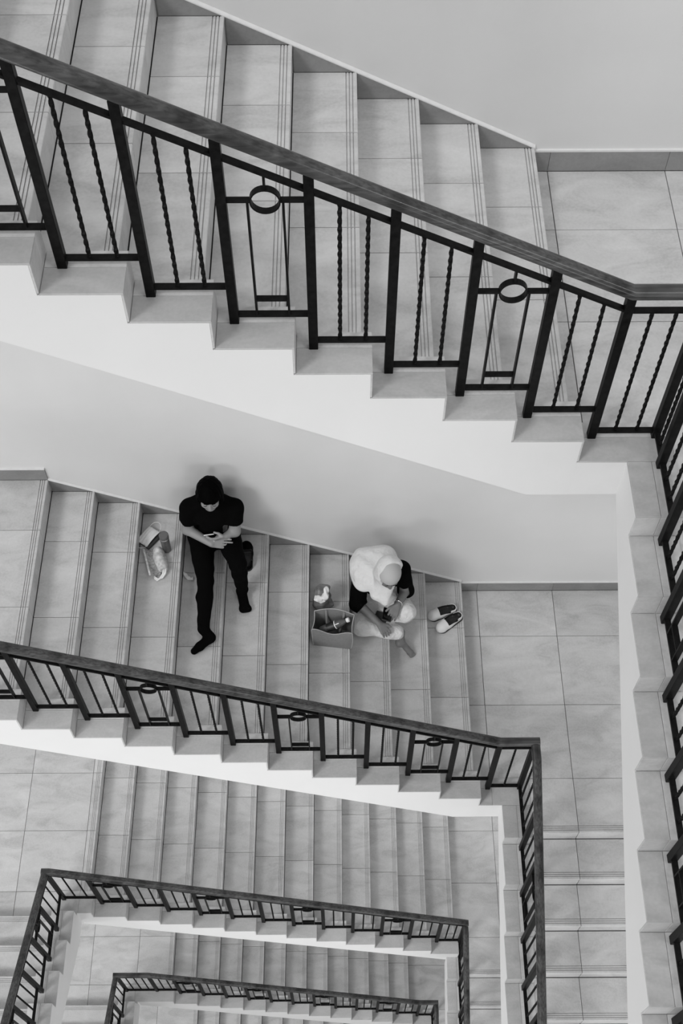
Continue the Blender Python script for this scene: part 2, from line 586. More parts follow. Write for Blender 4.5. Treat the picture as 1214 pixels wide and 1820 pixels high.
def handrail_mesh(path, w=0.062, h=0.047):
    """rounded timber rail swept along (u,z) points"""
    sec = []
    for q in range(26):
        a = 2 * math.pi * q / 26
        e = 2 / (2.5 if math.sin(a) >= 0 else 3.6)
        sec.append((w / 2 * math.copysign(abs(math.cos(a)) ** e, math.cos(a)), h / 2 * math.copysign(abs(math.sin(a)) ** e, math.sin(a))))
    V, F = [], []
    m_ = len(sec)
    for i, (u, z) in enumerate(path):
        s0 = (path[i][1] - path[i - 1][1]) / (path[i][0] - path[i - 1][0]) if i else None
        s1 = (path[i + 1][1] - path[i][1]) / (path[i + 1][0] - path[i][0]) if i < len(path) - 1 else None
        a0 = math.atan(s0 if s0 is not None else s1)
        a1 = math.atan(s1 if s1 is not None else s0)
        am = (a0 + a1) / 2
        k = 1 / math.cos((a1 - a0) / 2)
        ends = i in (0, len(path) - 1)
        for a, b in sec:
            if ends:                       # square, plumb end
                V.append((u, a, z + b / math.cos(am)))
            else:
                V.append((u - math.sin(am) * b * k, a, z + math.cos(am) * b * k))
    for i in range(len(path) - 1):
        for k in range(m_):
            l = (k + 1) % m_
            F.append((m_ * i + k, m_ * i + l, m_ * i + m_ + l, m_ * i + m_ + k))
    F += [tuple(reversed(range(m_))), tuple(range(m_ * (len(path) - 1), m_ * len(path)))]
    me = mesh_from(V, F, M['wood'], smooth=True)
    bm = bmesh.new(); bm.from_mesh(me)
    bmesh.ops.recalc_face_normals(bm, faces=bm.faces)
    for e in bm.edges:
        if len(e.link_faces) == 2 and e.calc_face_angle() > math.radians(40):
            e.smooth = False
    bm.to_mesh(me); bm.free()
    return me

def railing(label, origin, rotz, n, t, po, uL, uR, postL, postR, circle_mod, n_rise_cap=True, ext=(0.0, 0.0), group='stair railings'):
    root = empty('stair_railing', origin, rotz, label, 'railing', group)
    v = RAIL_V
    def kerb(u):
        return sum(1 for j in range(n) if u < DK - j * t) * R + HK
    def zref(u):
        return min(n, max(0.0, (po - u) / t)) * R
    posts = []
    for j in range(-1, n + 1):
        u = po - j * t
        if uL + 0.16 < u < uR - 0.16 and j >= 0:
            posts.append((u, j))
    posts.sort()
    allp = ([(uL, 99)] if postL else []) + posts + ([(uR, -1)] if postR else [])
    for u, j in allp:
        zb = kerb(u)
        add('post', post_mesh(zref(u) + 0.905 - zb), root, (u, v, zb))
    # handrail and the flat bar below it
    kinks = [k for k in (po - n * t, po) if uL + 0.02 < k < uR - 0.02]
    a, b = uL - ext[0], uR + ext[1]
    path = [(a, zref(uL) + 0.930)] + [(k, zref(k) + 0.930) for k in kinks] + [(b, zref(uR) + 0.930)]
    if zref(uL) > zref(uL + 0.01) + 1e-6: path[0] = (a, path[0][1])
    add('handrail', handrail_mesh(path), root, (0, v, 0))
    pb = [uL] + kinks + [uR]
    for a, b in zip(pb[:-1], pb[1:]):
        za, zb = zref(a) + 0.828, zref(b) + 0.828
        L = math.hypot(b - a, zb - za)
        add('top_bar', bar(L, 0.025, 0.012), root, ((a + b) / 2, v, (za + zb) / 2), (0, -math.atan2(zb - za, b - a), 0))
    stops = ([] if postL else [(uL, 99)]) + allp + ([] if postR else [(uR, -1)])
    for (ua, ja), (ub, jb) in zip(stops[:-1], stops[1:]):
        gap = ub - ua
        if gap < 0.12: continue
        zf = kerb(ua + 0.001) + 0.040
        inner = gap - 0.036
        add('bottom_bar', bar(inner, 0.025, 0.012), root, ((ua + ub) / 2, v, zf))
        um = (ua + ub) / 2
        if 0 <= ja < 90 and ja % 3 == circle_mod and jb == ja - 1:
            zc = kerb(ua) + 0.615
            half = gap / 2 - 0.018
            add('ring', ring_mesh(), root, (um, v, zc))
            al = half - 0.053
            for s in (-1, 1):
                add('ring_arm', bar(al, 0.025, 0.007), root, (um + s * (0.053 + al / 2), v, zc))
                top = zc - 0.003
                add('ring_upright', bar(0.008, 0.025, top - zf - 0.006), root, (um + s * 0.0615, v, (top + zf + 0.006) / 2))
            hz = zref(um) + 0.822 - (zc + 0.053)
            add('ring_hanger', bar(0.008, 0.025, hz), root, (um, v, zc + 0.053 + hz / 2))
            add('ring_crossbar', bar(0.115, 0.025, 0.008), root, (um, v, zf + 0.085))
        else:
            cnt = max(1, int(round(gap / 0.10)) - 1)
            for k in range(cnt):
                u = ua + gap * (k + 1) / (cnt + 1) + (0.004 if cnt == 2 else 0)
                h = round(zref(u) + 0.822 - zf - 0.006, 3)
                add('twisted_bar', twist_mesh(h), root, (u, v, zf + 0.006))
    return root

# ------------------------------------------------------------------ walls
tag(add('wall_back', box_mesh((X_LEFT - 0.2, 0.0, -19.0), (X_RIGHT + 0.2, 0.2, 4.2), M['wall'])),
    'plain painted back wall of the stairwell behind the flights', None, None, 'structure')
tag(add('wall_right', box_mesh((X_RIGHT + 0.001, -7.0, -19.0), (X_RIGHT + 0.2, -0.001, 2.6), M['wall'])),
    'plain painted right wall of the stairwell beside the landings', None, None, 'structure')
# ------------------------------------------------------------------ levels
#      name, xe, zl, t, n, XB, yB, XD, yD, depth(d0,d1), lower landing thickness, joints right, joints left, circle, left label
LV = [
    dict(nm='topmost', xe=0.0, zl=0.0, t=0.300, n=12, XB=0.251, yB=-2.087, tB=0.2943, XD=-3.55, yD=-1.90, dep=(0.465, 0.465), lb=0.237, jr=(0.085, 0.69, 1.295, 1.9), jl=(-3.7, -4.3, -4.9), cm=2),
    dict(nm='second', xe=0.0, zl=-4.485, t=0.3066, n=11, XB=0.2105, yB=-2.050, tB=0.2985, XD=-3.55, yD=-1.90, dep=(0.46, 0.455), lb=0.24, jr=(0.14, 0.765, 1.37, 1.975), jl=(-3.65, -4.25, -4.85), cm=2),
    dict(nm='third', xe=0.245, zl=-9.542, t=0.3072, n=13, XB=0.160, yB=-2.031, tB=0.297, XD=-3.537, yD=-1.900, dep=(0.29, 0.43), lb=0.10, jr=(0.775, 1.38, 1.985), jl=(-3.53, -4.155, -4.76), cm=0),
    dict(nm='fourth', xe=-0.049, zl=-13.826, t=0.2846, n=12, XB=0.133, yB=-2.04, tB=0.297, XD=-3.605, yD=-1.906, dep=(0.40, 0.40), lb=0.20, jr=(0.60, 1.2, 1.8), jl=(-3.635, -4.235, -4.84), cm=2),
    dict(nm='lowest', xe=0.03, zl=-17.87, t=0.333, n=11, XB=0.30, yB=-2.04, tB=0.297, XD=-3.70, yD=-1.906, dep=(0.40, 0.40), lb=0.20, jr=(0.6, 1.2, 1.8), jl=(-3.94, -4.54, -5.14), cm=2),
]
WHERE = {'topmost': 'topmost back flight of pale tiled stairs above the two seated people',
         'second': 'second back flight of pale tiled stairs, the one two people sit on',
         'third': 'third back flight of pale tiled stairs, just below the seated people\'s flight',
         'fourth': 'fourth back flight of pale tiled stairs, near the bottom of the well',
         'lowest': 'lowest visible back flight of tiled stairs at the bottom of the well'}
RWHERE = {'topmost': 'topmost black iron railing with thick wooden handrail, large twisted bars and rings',
          'second': 'iron railing with wooden handrail below the seated people on their own flight',
          'third': 'iron railing with dark handrail on the third back flight, left corner in view',
          'fourth': 'small dark iron railing on the fourth back flight near the well bottom'}
jv = tuple(W + y for y in JOINTS_Y)
for i, L in enumerate(LV):
    nm, xe, zl, t, n = L['nm'], L['xe'], L['zl'], L['t'], L['n']
    XB, XD = L['XB'], L['XD']
    zL = zl + n * R
    deep = i >= 2
    flight(WHERE[nm], (xe, -W, zl), 0.0, n, t, jv, L['dep'], L['lb'], end_u=max(XD - xe, -n * t - 0.12), wall_skirting=not deep)
    landing_right('tiled landing at the foot of the ' + WHERE[nm].split(',')[0].replace(' of pale tiled stairs', '').replace(' of tiled stairs', '').replace(' visible', ''), zl, xe, XB, L['yB'], L['lb'], L['jr'], skirt=not deep)
    if i >= 1:
        landing_left('tiled landing at the head of the ' + WHERE[nm].split(',')[0].replace(' of pale tiled stairs', '').replace(' of tiled stairs', '').replace(' visible', ''), zL, xe - (n - 1) * t, XD, L['yD'], 0.24, L['jl'], skirt=not deep)
    po = 0.11
    if i < 4:
        cornR, cornL = XB + RAIL_V - xe, XD - RAIL_V - xe
        railing(RWHERE[nm], (xe, -W, zl), 0.0, n, t, po, cornL, cornR, True, True, L['cm'], ext=(0.031, 0.031))
    # right-hand flight, going down towards the camera
    if i < 4:
        nB, tB = 9, L['tB']
        y0 = L['yB'] - (nB - 1) * tB
        wB = X_RIGHT - XB
        side = {'topmost': 'right-hand flight of tiled stairs going down from the topmost landing, white stringer facing the well',
                'second': 'right-hand flight of tiled stairs going down from the seated people\'s landing',
                'third': 'right-hand flight of tiled stairs going down from the third back flight',
                'fourth': 'right-hand flight of tiled stairs going down from the fourth back flight'}[nm]
        jb = tuple(x - XB for x in reversed(L['jr'][:2] if XB > 0.2 else L['jr'][:1]))
        flight(side, (XB, y0, zl - nB * R), -math.pi / 2, nB, tB, jb, (0.40, 0.36), 0.24, end_u=y0 + W, width=wB, ko=0.105)
        rl = {'topmost': 'iron railing down the topmost right-hand flight along the right picture edge',
              'second': 'iron railing down the right-hand flight below the seated people\'s landing',
              'third': 'short iron railing down the right-hand flight below the third back flight',
              'fourth': 'small iron railing down the right-hand flight below the fourth back flight'}[nm]
        uc = y0 - (-W + RAIL_V)
        railing(rl, (XB, y0, zl - nB * R), -math.pi / 2, nB, tB, 0.075, uc, 0.12, False, True, 1, ext=(-0.031, 0.02))
    # left-hand flight, coming down away from the camera to the left landing
    if i in (2, 3):
        nD, tD = 9, 0.3035
        lab = {2: 'left-hand flight of tiled stairs coming down to the landing above the third back flight', 3: 'left-hand flight of tiled stairs coming down to the landing above the fourth back flight'}[i]
        flight(lab, (XD, L['yD'], zL), math.pi / 2, nD, tD, (), (0.47, 0.47), 0.24, width=XD - X_LEFT, ko=0.105)
        uc = -W + RAIL_V - L['yD']
        railing({2: 'iron railing down the left-hand flight, meeting the third back railing at its corner', 3: 'iron railing down the left-hand flight, meeting the fourth back railing at its corner'}[i],
                (XD, L['yD'], zL), math.pi / 2, nD, tD, 0.17, -nD * tD + 0.17, uc, True, False, 2, ext=(0.02, -0.031))

# ------------------------------------------------------------------ soft shapes: distance fields turned into one smooth surface
M['skin'] = plain('skin_light', 0.27, 0.5, var=0.02, scale=20)
M['skin_dark'] = plain('skin_tan', 0.17, 0.5, var=0.015, scale=20)
M['black_cloth'] = plain('black_cloth', 0.0025, 1.0, spec=0.05)
M['hair'] = plain('black_hair', 0.0012, 0.6, spec=0.02)
M['white_cloth'] = plain('white_cotton', 0.72, 0.85, var=0.02, scale=14, spec=0.2, bump=1.0, bscale=16)
M['hijab'] = plain('white_scarf', 0.70, 0.8, var=0.02, scale=9, spec=0.2, bump=1.0, bscale=11)
M['cap'] = plain('pale_underscarf', 0.46, 0.8, spec=0.2)
M['grey_cloth'] = plain('grey_fabric', 0.22, 0.9, var=0.015, scale=60, spec=0.2)
M['grey_light'] = plain('light_piping', 0.42, 0.85)
M['dark_plastic'] = plain('dark_plastic', 0.02, 0.3)
M['dark_case'] = plain('dark_case', 0.035, 0.6)
M['glass_black'] = plain('black_glass', 0.008, 0.08)
M['phone_white'] = plain('white_plastic', 0.75, 0.3)
M['steel'] = plain('brushed_steel', 0.16, 0.35, metallic=0.6, var=0.03, scale=30)
M['steel_lid'] = plain('grey_lid', 0.12, 0.5)
M['bright'] = plain('bright_metal', 0.8, 0.2, metallic=0.9)
M['paper'] = plain('white_paper', 0.85, 0.9)
M['pattern'] = plain('printed_cotton', 0.52, 0.9, var=0.16, scale=38)
M['pattern_in'] = plain('printed_lining', 0.30, 0.9, var=0.12, scale=55)
M['shoe_white'] = plain('white_leather', 0.74, 0.5)
M['sole'] = plain('black_rubber', 0.015, 0.7)
M['insole'] = plain('black_insole', 0.012, 0.5, var=0.006, scale=50)
M['plastic_grey'] = plain('grey_plastic_bag', 0.15, 0.35, var=0.05, scale=22)
M['mask'] = plain('mask_fabric', 0.80, 0.9)
M['liquid'] = plain('dark_drink', 0.09, 0.12)
M['label'] = plain('dark_label', 0.015, 0.4)

class Field:
    def __init__(s, lo, hi, h):
        s.lo = np.array(lo, np.float32); s.h = h
        s.n = np.ceil((np.array(hi) - np.array(lo)) / h).astype(int) + 1
        s.F = np.full(s.n, 0.5, np.float32)
        s.ax = [s.lo[i] + h * np.arange(s.n[i], dtype=np.float32) for i in range(3)]
    def sub(s, lo, hi):
        sl = []
        for i in range(3):
            a = max(0, int((lo[i] - s.lo[i]) / s.h))
            b = min(s.n[i], int((hi[i] - s.lo[i]) / s.h) + 2)
            sl.append(slice(a, max(a, b)))
        return tuple(sl), [s.ax[0][sl[0]][:, None, None], s.ax[1][sl[1]][None, :, None], s.ax[2][sl[2]][None, None, :]]
    def put(s, fn, lo, hi, k, op='add'):
        m = k + 3 * s.h + 0.004
        sl, P = s.sub(np.array(lo) - m, np.array(hi) + m)
        d = fn(*P).astype(np.float32)
        A = s.F[sl]
        if d.size == 0: return s
        if op == 'sub':
            if k > 0:
                hh = np.clip(0.5 - 0.5 * (A + d) / k, 0, 1)
                s.F[sl] = A + (-d - A) * hh + k * hh * (1 - hh)
            else:
                s.F[sl] = np.maximum(A, -d)
        else:
            if k > 0:
                hh = np.clip(0.5 + 0.5 * (A - d) / k, 0, 1)
                s.F[sl] = A + (d - A) * hh - k * hh * (1 - hh)
            else:
                s.F[sl] = np.minimum(A, d)
        return s
    def cap(s, a, b, ra, rb=None, k=0.02, op='add'):
        rb = ra if rb is None else rb
        a = np.array(a, float); b = np.array(b, float)
        ab = b - a; L = max(1e-9, ab @ ab)
        def fn(x, y, z):
            t = np.clip(((x - a[0]) * ab[0] + (y - a[1]) * ab[1] + (z - a[2]) * ab[2]) / L, 0, 1)
            return np.sqrt((x - a[0] - t * ab[0]) ** 2 + (y - a[1] - t * ab[1]) ** 2 + (z - a[2] - t * ab[2]) ** 2) - (ra + (rb - ra) * t)
        r = max(ra, rb)
        return s.put(fn, np.minimum(a, b) - r, np.maximum(a, b) + r, k, op)
    def chain(s, pts, rads, k=0.02):
        for i in range(len(pts) - 1):
            s.cap(pts[i], pts[i + 1], rads[i], rads[i + 1], k)
        return s
    def ell(s, c, r, ax=None, k=0.02, op='add'):
        """ellipsoid; ax = three unit axes as rows"""
        c = np.array(c, float); r = np.array(r, float)
        E = np.eye(3) if ax is None else np.array(ax, float)
        def fn(x, y, z):
            q = [((x - c[0]) * E[i][0] + (y - c[1]) * E[i][1] + (z - c[2]) * E[i][2]) for i in range(3)]
            k0 = np.sqrt((q[0] / r[0]) ** 2 + (q[1] / r[1]) ** 2 + (q[2] / r[2]) ** 2)
            k1 = np.sqrt((q[0] / r[0] ** 2) ** 2 + (q[1] / r[1] ** 2) ** 2 + (q[2] / r[2] ** 2) ** 2) + 1e-6
            return k0 * (k0 - 1) / k1
        R_ = max(r)
        return s.put(fn, c - R_, c + R_, k, op)
    def box(s, c, half, ax=None, rnd=0.0, k=0.0, op='add'):
        c = np.array(c, float); hb = np.array(half, float) - rnd
        E = np.eye(3) if ax is None else np.array(ax, float)
        def fn(x, y, z):
            q = [np.abs((x - c[0]) * E[i][0] + (y - c[1]) * E[i][1] + (z - c[2]) * E[i][2]) - hb[i] for i in range(3)]
            out = np.sqrt(np.maximum(q[0], 0) ** 2 + np.maximum(q[1], 0) ** 2 + np.maximum(q[2], 0) ** 2)
            return out + np.minimum(np.maximum(q[0], np.maximum(q[1], q[2])), 0) - rnd
        R_ = float(np.linalg.norm(half))
        return s.put(fn, c - R_, c + R_, k, op)
    def half(s, p, nrm):
        """cut away everything on the side the normal points to"""
        p = np.array(p, float); q = np.array(nrm, float); q = q / np.linalg.norm(q)
        x, y, z = s.ax[0][:, None, None], s.ax[1][None, :, None], s.ax[2][None, None, :]
        d = ((x - p[0]) * q[0] + (y - p[1]) * q[1] + (z - p[2]) * q[2]).astype(np.float32)
        s.F = np.maximum(s.F, d)
        return s
    def ripple(s, amp, freq, seed=1):
        r_ = np.random.default_rng(seed)
        x, y, z = s.ax[0][:, None, None], s.ax[1][None, :, None], s.ax[2][None, None, :]
        tot = np.zeros_like(s.F)
        for i in range(5):
            d = r_.normal(size=3); d = d / np.linalg.norm(d) * freq * (0.6 + 0.9 * r_.random())
            tot += np.sin(x * d[0] + y * d[1] + z * d[2] + r_.random() * 6.28).astype(np.float32)
        s.F = s.F + amp * tot / 2.5
        return s
    def mesh(s, mat, smooth=2, name='soft'):
        F = np.pad(s.F, 1, constant_values=0.5)
        lo = s.lo - s.h
        S = F < 0
        nx, ny, nz = F.shape
        C = np.zeros((nx - 1, ny - 1, nz - 1), np.int8)
        for dx in (0, 1):
            for dy in (0, 1):
                for dz in (0, 1):
                    C += S[dx:nx - 1 + dx, dy:ny - 1 + dy, dz:nz - 1 + dz]
        act = (C > 0) & (C < 8)
        idx = np.argwhere(act)
        vid = np.full(C.shape, -1, np.int32)
        vid[act] = np.arange(len(idx))
        corner = np.array([[0, 0, 0], [1, 0, 0], [0, 1, 0], [1, 1, 0], [0, 0, 1], [1, 0, 1], [0, 1, 1], [1, 1, 1]])
        vals = np.stack([F[idx[:, 0] + c[0], idx[:, 1] + c[1], idx[:, 2] + c[2]] for c in corner], 1)
        acc = np.zeros((len(idx), 3)); cnt = np.zeros(len(idx))
        for a in range(8):
            for b in range(a + 1, 8):
                if np.abs(corner[a] - corner[b]).sum() != 1: continue
                m = (vals[:, a] < 0) != (vals[:, b] < 0)
                t = np.where(m, vals[:, a] / np.where(m, vals[:, a] - vals[:, b], 1), 0)
                p = corner[a] + t[:, None] * (corner[b] - corner[a])
                acc += np.where(m[:, None], p, 0); cnt += m
        V = idx + acc / np.maximum(cnt, 1)[:, None]
        Q = []
        for ax in range(3):
            o1, o2 = [(1, 2), (2, 0), (0, 1)][ax]
            a = [slice(1, n - 1) for n in F.shape]
            b = list(a)
            a[ax] = slice(0, F.shape[ax] - 1); b[ax] = slice(1, F.shape[ax])
            sa, sb = S[tuple(a)], S[tuple(b)]
            e = np.argwhere(sa != sb)
            flip = sa[tuple(e.T)]
            base = e.copy()
            base[:, o1] += 1; base[:, o2] += 1
            def cell(d1, d2):
                q = base.copy()
                q[:, o1] -= d1; q[:, o2] -= d2
                return vid[q[:, 0], q[:, 1], q[:, 2]]
            q = np.stack([cell(1, 1), cell(0, 1), cell(0, 0), cell(1, 0)], 1)
            q[~flip] = q[~flip][:, ::-1]
            Q.append(q)
        Q = np.concatenate(Q)
        Q = Q[(Q >= 0).all(1)]
        for _ in range(smooth):
            A = np.zeros_like(V); n = np.zeros(len(V))
            for i in range(4):
                j = (i + 1) % 4
                np.add.at(A, Q[:, i], V[Q[:, j]]); np.add.at(n, Q[:, i], 1)
                np.add.at(A, Q[:, j], V[Q[:, i]]); np.add.at(n, Q[:, j], 1)
            V = 0.5 * V + 0.5 * A / np.maximum(n, 1)[:, None]
        V = lo + V * s.h
        me = bpy.data.meshes.new(name)
        me.vertices.add(len(V)); me.vertices.foreach_set('co', V.astype(np.float32).ravel())
        me.loops.add(len(Q) * 4); me.loops.foreach_set('vertex_index', Q.astype(np.int32).ravel())
        me.polygons.add(len(Q))
        me.polygons.foreach_set('loop_start', np.arange(0, len(Q) * 4, 4, dtype=np.int32))
        me.polygons.foreach_set('use_smooth', np.ones(len(Q), bool))
        me.materials.append(mat)
        me.update(calc_edges=True); me.validate()
        return me

def tube_mesh(pts, r, mat, seg=8, closed=False, rads=None):
    P = [Vector(p) for p in pts]
    n = len(P)
    V, F = [], []
    prev = None
    for i in range(n):
        a = P[(i - 1) % n] if closed or i > 0 else P[0]
        b = P[(i + 1) % n] if closed or i < n - 1 else P[-1]
        d = (b - a).normalized()
        if prev is None:
            s = d.orthogonal().normalized()
        else:
            s = (prev - d * prev.dot(d)).normalized()
        prev = s
        t = d.cross(s)
        rr = rads[i] if rads else r
        for k in range(seg):
            ang = 2 * math.pi * k / seg
            V.append(P[i] + (s * math.cos(ang) + t * math.sin(ang)) * rr)
    for i in range(n if closed else n - 1):
        j = (i + 1) % n
        for k in range(seg):
            l = (k + 1) % seg
            F.append((seg * i + k, seg * i + l, seg * j + l, seg * j + k))
    if not closed:
        F += [tuple(reversed(range(seg))), tuple(range(seg * (n - 1), seg * n))]
    return mesh_from(V, F, mat, smooth=True)

def lathe_mesh(prof, mat, seg=32, smooth=True):
    V, F = [], []
    for r_, z in prof:
        for k in range(seg):
            a = 2 * math.pi * k / seg
            V.append((r_ * math.cos(a), r_ * math.sin(a), z))
    for i in range(len(prof) - 1):
        for k in range(seg):
            l = (k + 1) % seg
            F.append((seg * i + k, seg * i + l, seg * (i + 1) + l, seg * (i + 1) + k))
    F += [tuple(reversed(range(seg))), tuple(range(seg * (len(prof) - 1), seg * len(prof)))]
    me = mesh_from(V, F, mat, smooth=smooth)
    bm = bmesh.new(); bm.from_mesh(me)
    for e in bm.edges:
        if len(e.link_faces) == 2 and e.calc_face_angle() > math.radians(35): e.smooth = False
    bm.to_mesh(me); bm.free()
    return me

def bevel_box(half, b, mat, seg=2):
    me = box_mesh([-h for h in half], half, mat)
    bm = bmesh.new(); bm.from_mesh(me)
    bmesh.ops.bevel(bm, geom=bm.edges[:], offset=b, segments=seg, affect='EDGES', profile=0.5)
    for f in bm.faces: f.smooth = True
    bm.to_mesh(me); bm.free()
    return me

def sheet_mesh(fn, nu, nv, thick, mat):
    """a thin sheet fn(a,b) with a,b in 0..1, given real thickness"""
    V = [fn(i / nu, j / nv) for i in range(nu + 1) for j in range(nv + 1)]
    F = [(i * (nv + 1) + j, (i + 1) * (nv + 1) + j, (i + 1) * (nv + 1) + j + 1, i * (nv + 1) + j + 1) for i in range(nu) for j in range(nv)]
    me = mesh_from(V, F, mat, smooth=True)
    bm = bmesh.new(); bm.from_mesh(me)
    bmesh.ops.recalc_face_normals(bm, faces=bm.faces)
    bmesh.ops.solidify(bm, geom=bm.faces[:], thickness=thick)
    for f in bm.faces: f.smooth = True
    bm.to_mesh(me); bm.free()
    return me

def frame_axes(fwd, up):
    f = np.array(fwd, float); f /= np.linalg.norm(f)
    u = np.array(up, float); u = u - f * (u @ f); u /= np.linalg.norm(u)
    return np.cross(f, u), f, u       # x (to the figure's right), forward, up

def head_frame(c, pitch, yaw=0.0, roll=0.0):
    """a head facing -y, nodded down by pitch and turned by yaw"""
    f = np.array([math.sin(yaw) * math.cos(pitch), -math.cos(yaw) * math.cos(pitch), -math.sin(pitch)])
    u0 = np.array([math.sin(yaw) * math.sin(pitch), -math.cos(yaw) * math.sin(pitch), math.cos(pitch)])
    s = np.cross(u0, f)               # image right
    u = math.cos(roll) * u0 + math.sin(roll) * s
    s = np.cross(u, f)
    c = np.array(c, float)
    return (lambda x, a, b: c + x * s + a * f + b * u), np.array([s, f, u])

def put_head(B, H, E, k=0.012):
    B.ell(H(0, -0.012, 0.030), (0.073, 0.090, 0.083), E, k=0.02)
    B.ell(H(0, 0.030, -0.030), (0.060, 0.058, 0.072), E, k=0.025)
    B.ell(H(0, 0.058, -0.078), (0.026, 0.024, 0.022), E, k=0.03)            # chin
    for s in (-1, 1):
        B.ell(H(s * 0.036, 0.060, -0.022), (0.022, 0.022, 0.020), E, k=0.02)  # cheek
        B.ell(H(s * 0.031, 0.092, 0.010), (0.016, 0.012, 0.009), E, k=0.010, op='sub')
        B.ell(H(s * 0.031, 0.077, 0.008), (0.014, 0.011, 0.010), E, k=0.004)  # eyelid
        B.ell(H(s * 0.075, -0.008, -0.004), (0.009, 0.019, 0.030), E, k=0.006)  # ear
    B.cap(H(0, 0.082, 0.012), H(0, 0.100, -0.022), 0.0085, 0.0125, k=0.010)   # nose
    for s in (-1, 1):
        B.ell(H(s * 0.011, 0.090, -0.026), (0.008, 0.009, 0.007), E, k=0.006)
    B.ell(H(0, 0.080, -0.047), (0.024, 0.011, 0.006), E, k=0.006)             # upper lip
    B.ell(H(0, 0.078, -0.057), (0.020, 0.010, 0.006), E, k=0.006)

def put_hand(B, wrist, palm_dir, across, spread, lengths, curl, thumb_side, thumb_dir, scale=1.0):
    """palm with four unequal fingers bent at two knuckles and a thumb from the side of the palm.
    palm_dir: wrist to knuckles; across: from little finger to index; curl: direction the fingers bend to"""
    w = np.array(wrist, float)
    d = np.array(palm_dir, float); d /= np.linalg.norm(d)
    a = np.array(across, float); a = a - d * (a @ d); a /= np.linalg.norm(a)
    c = np.array(curl, float); c = c - d * (c @ d) - a * (c @ a); c /= np.linalg.norm(c)
    P = 0.078 * scale
    for i in range(4):
        o = (-0.030 + 0.020 * i) * scale
        B.cap(w + d * 0.012 + a * o * 0.55, w + d * P + a * o, 0.0135 * scale, 0.0105 * scale, k=0.010)
    for i in range(4):
        o = (-0.030 + 0.020 * i) * scale
        L = lengths[i] * scale
        p0 = w + d * P + a * o
        ang = spread * (i - 1.5)
        th = [curl_i for curl_i in (0.35, 0.95, 1.35)]
        th = [t * put_hand.bend for t in th]
        dirs = [math.cos(t) * (d + a * ang) + math.sin(t) * c for t in th]
        p = p0
        r0 = 0.0088 * scale
        for dd, fr, r1 in zip(dirs, (0.42, 0.32, 0.26), (0.0082, 0.0076, 0.0066)):
            q = p + dd / np.linalg.norm(dd) * L * fr
            B.cap(p, q, r0, r1 * scale, k=0.003)
            p, r0 = q, r1 * scale
    t0 = w + d * 0.025 * scale + a * thumb_side * 0.026 * scale
    td = np.array(thumb_dir, float); td /= np.linalg.norm(td)
    t1 = t0 + (0.6 * td + 0.5 * d) / np.linalg.norm(0.6 * td + 0.5 * d) * 0.034 * scale
    t2 = t1 + (0.35 * td + 0.8 * d + 0.2 * c) / np.linalg.norm(0.35 * td + 0.8 * d + 0.2 * c) * 0.032 * scale
    B.cap(t0, t1, 0.0135 * scale, 0.0105 * scale, k=0.008)
    B.cap(t1, t2, 0.0105 * scale, 0.0085 * scale, k=0.003)
put_hand.bend = 1.0

ZT = lambda j: -4.485 + (j + 1) * R                 # top of tread j of the second flight
T2 = 0.3066

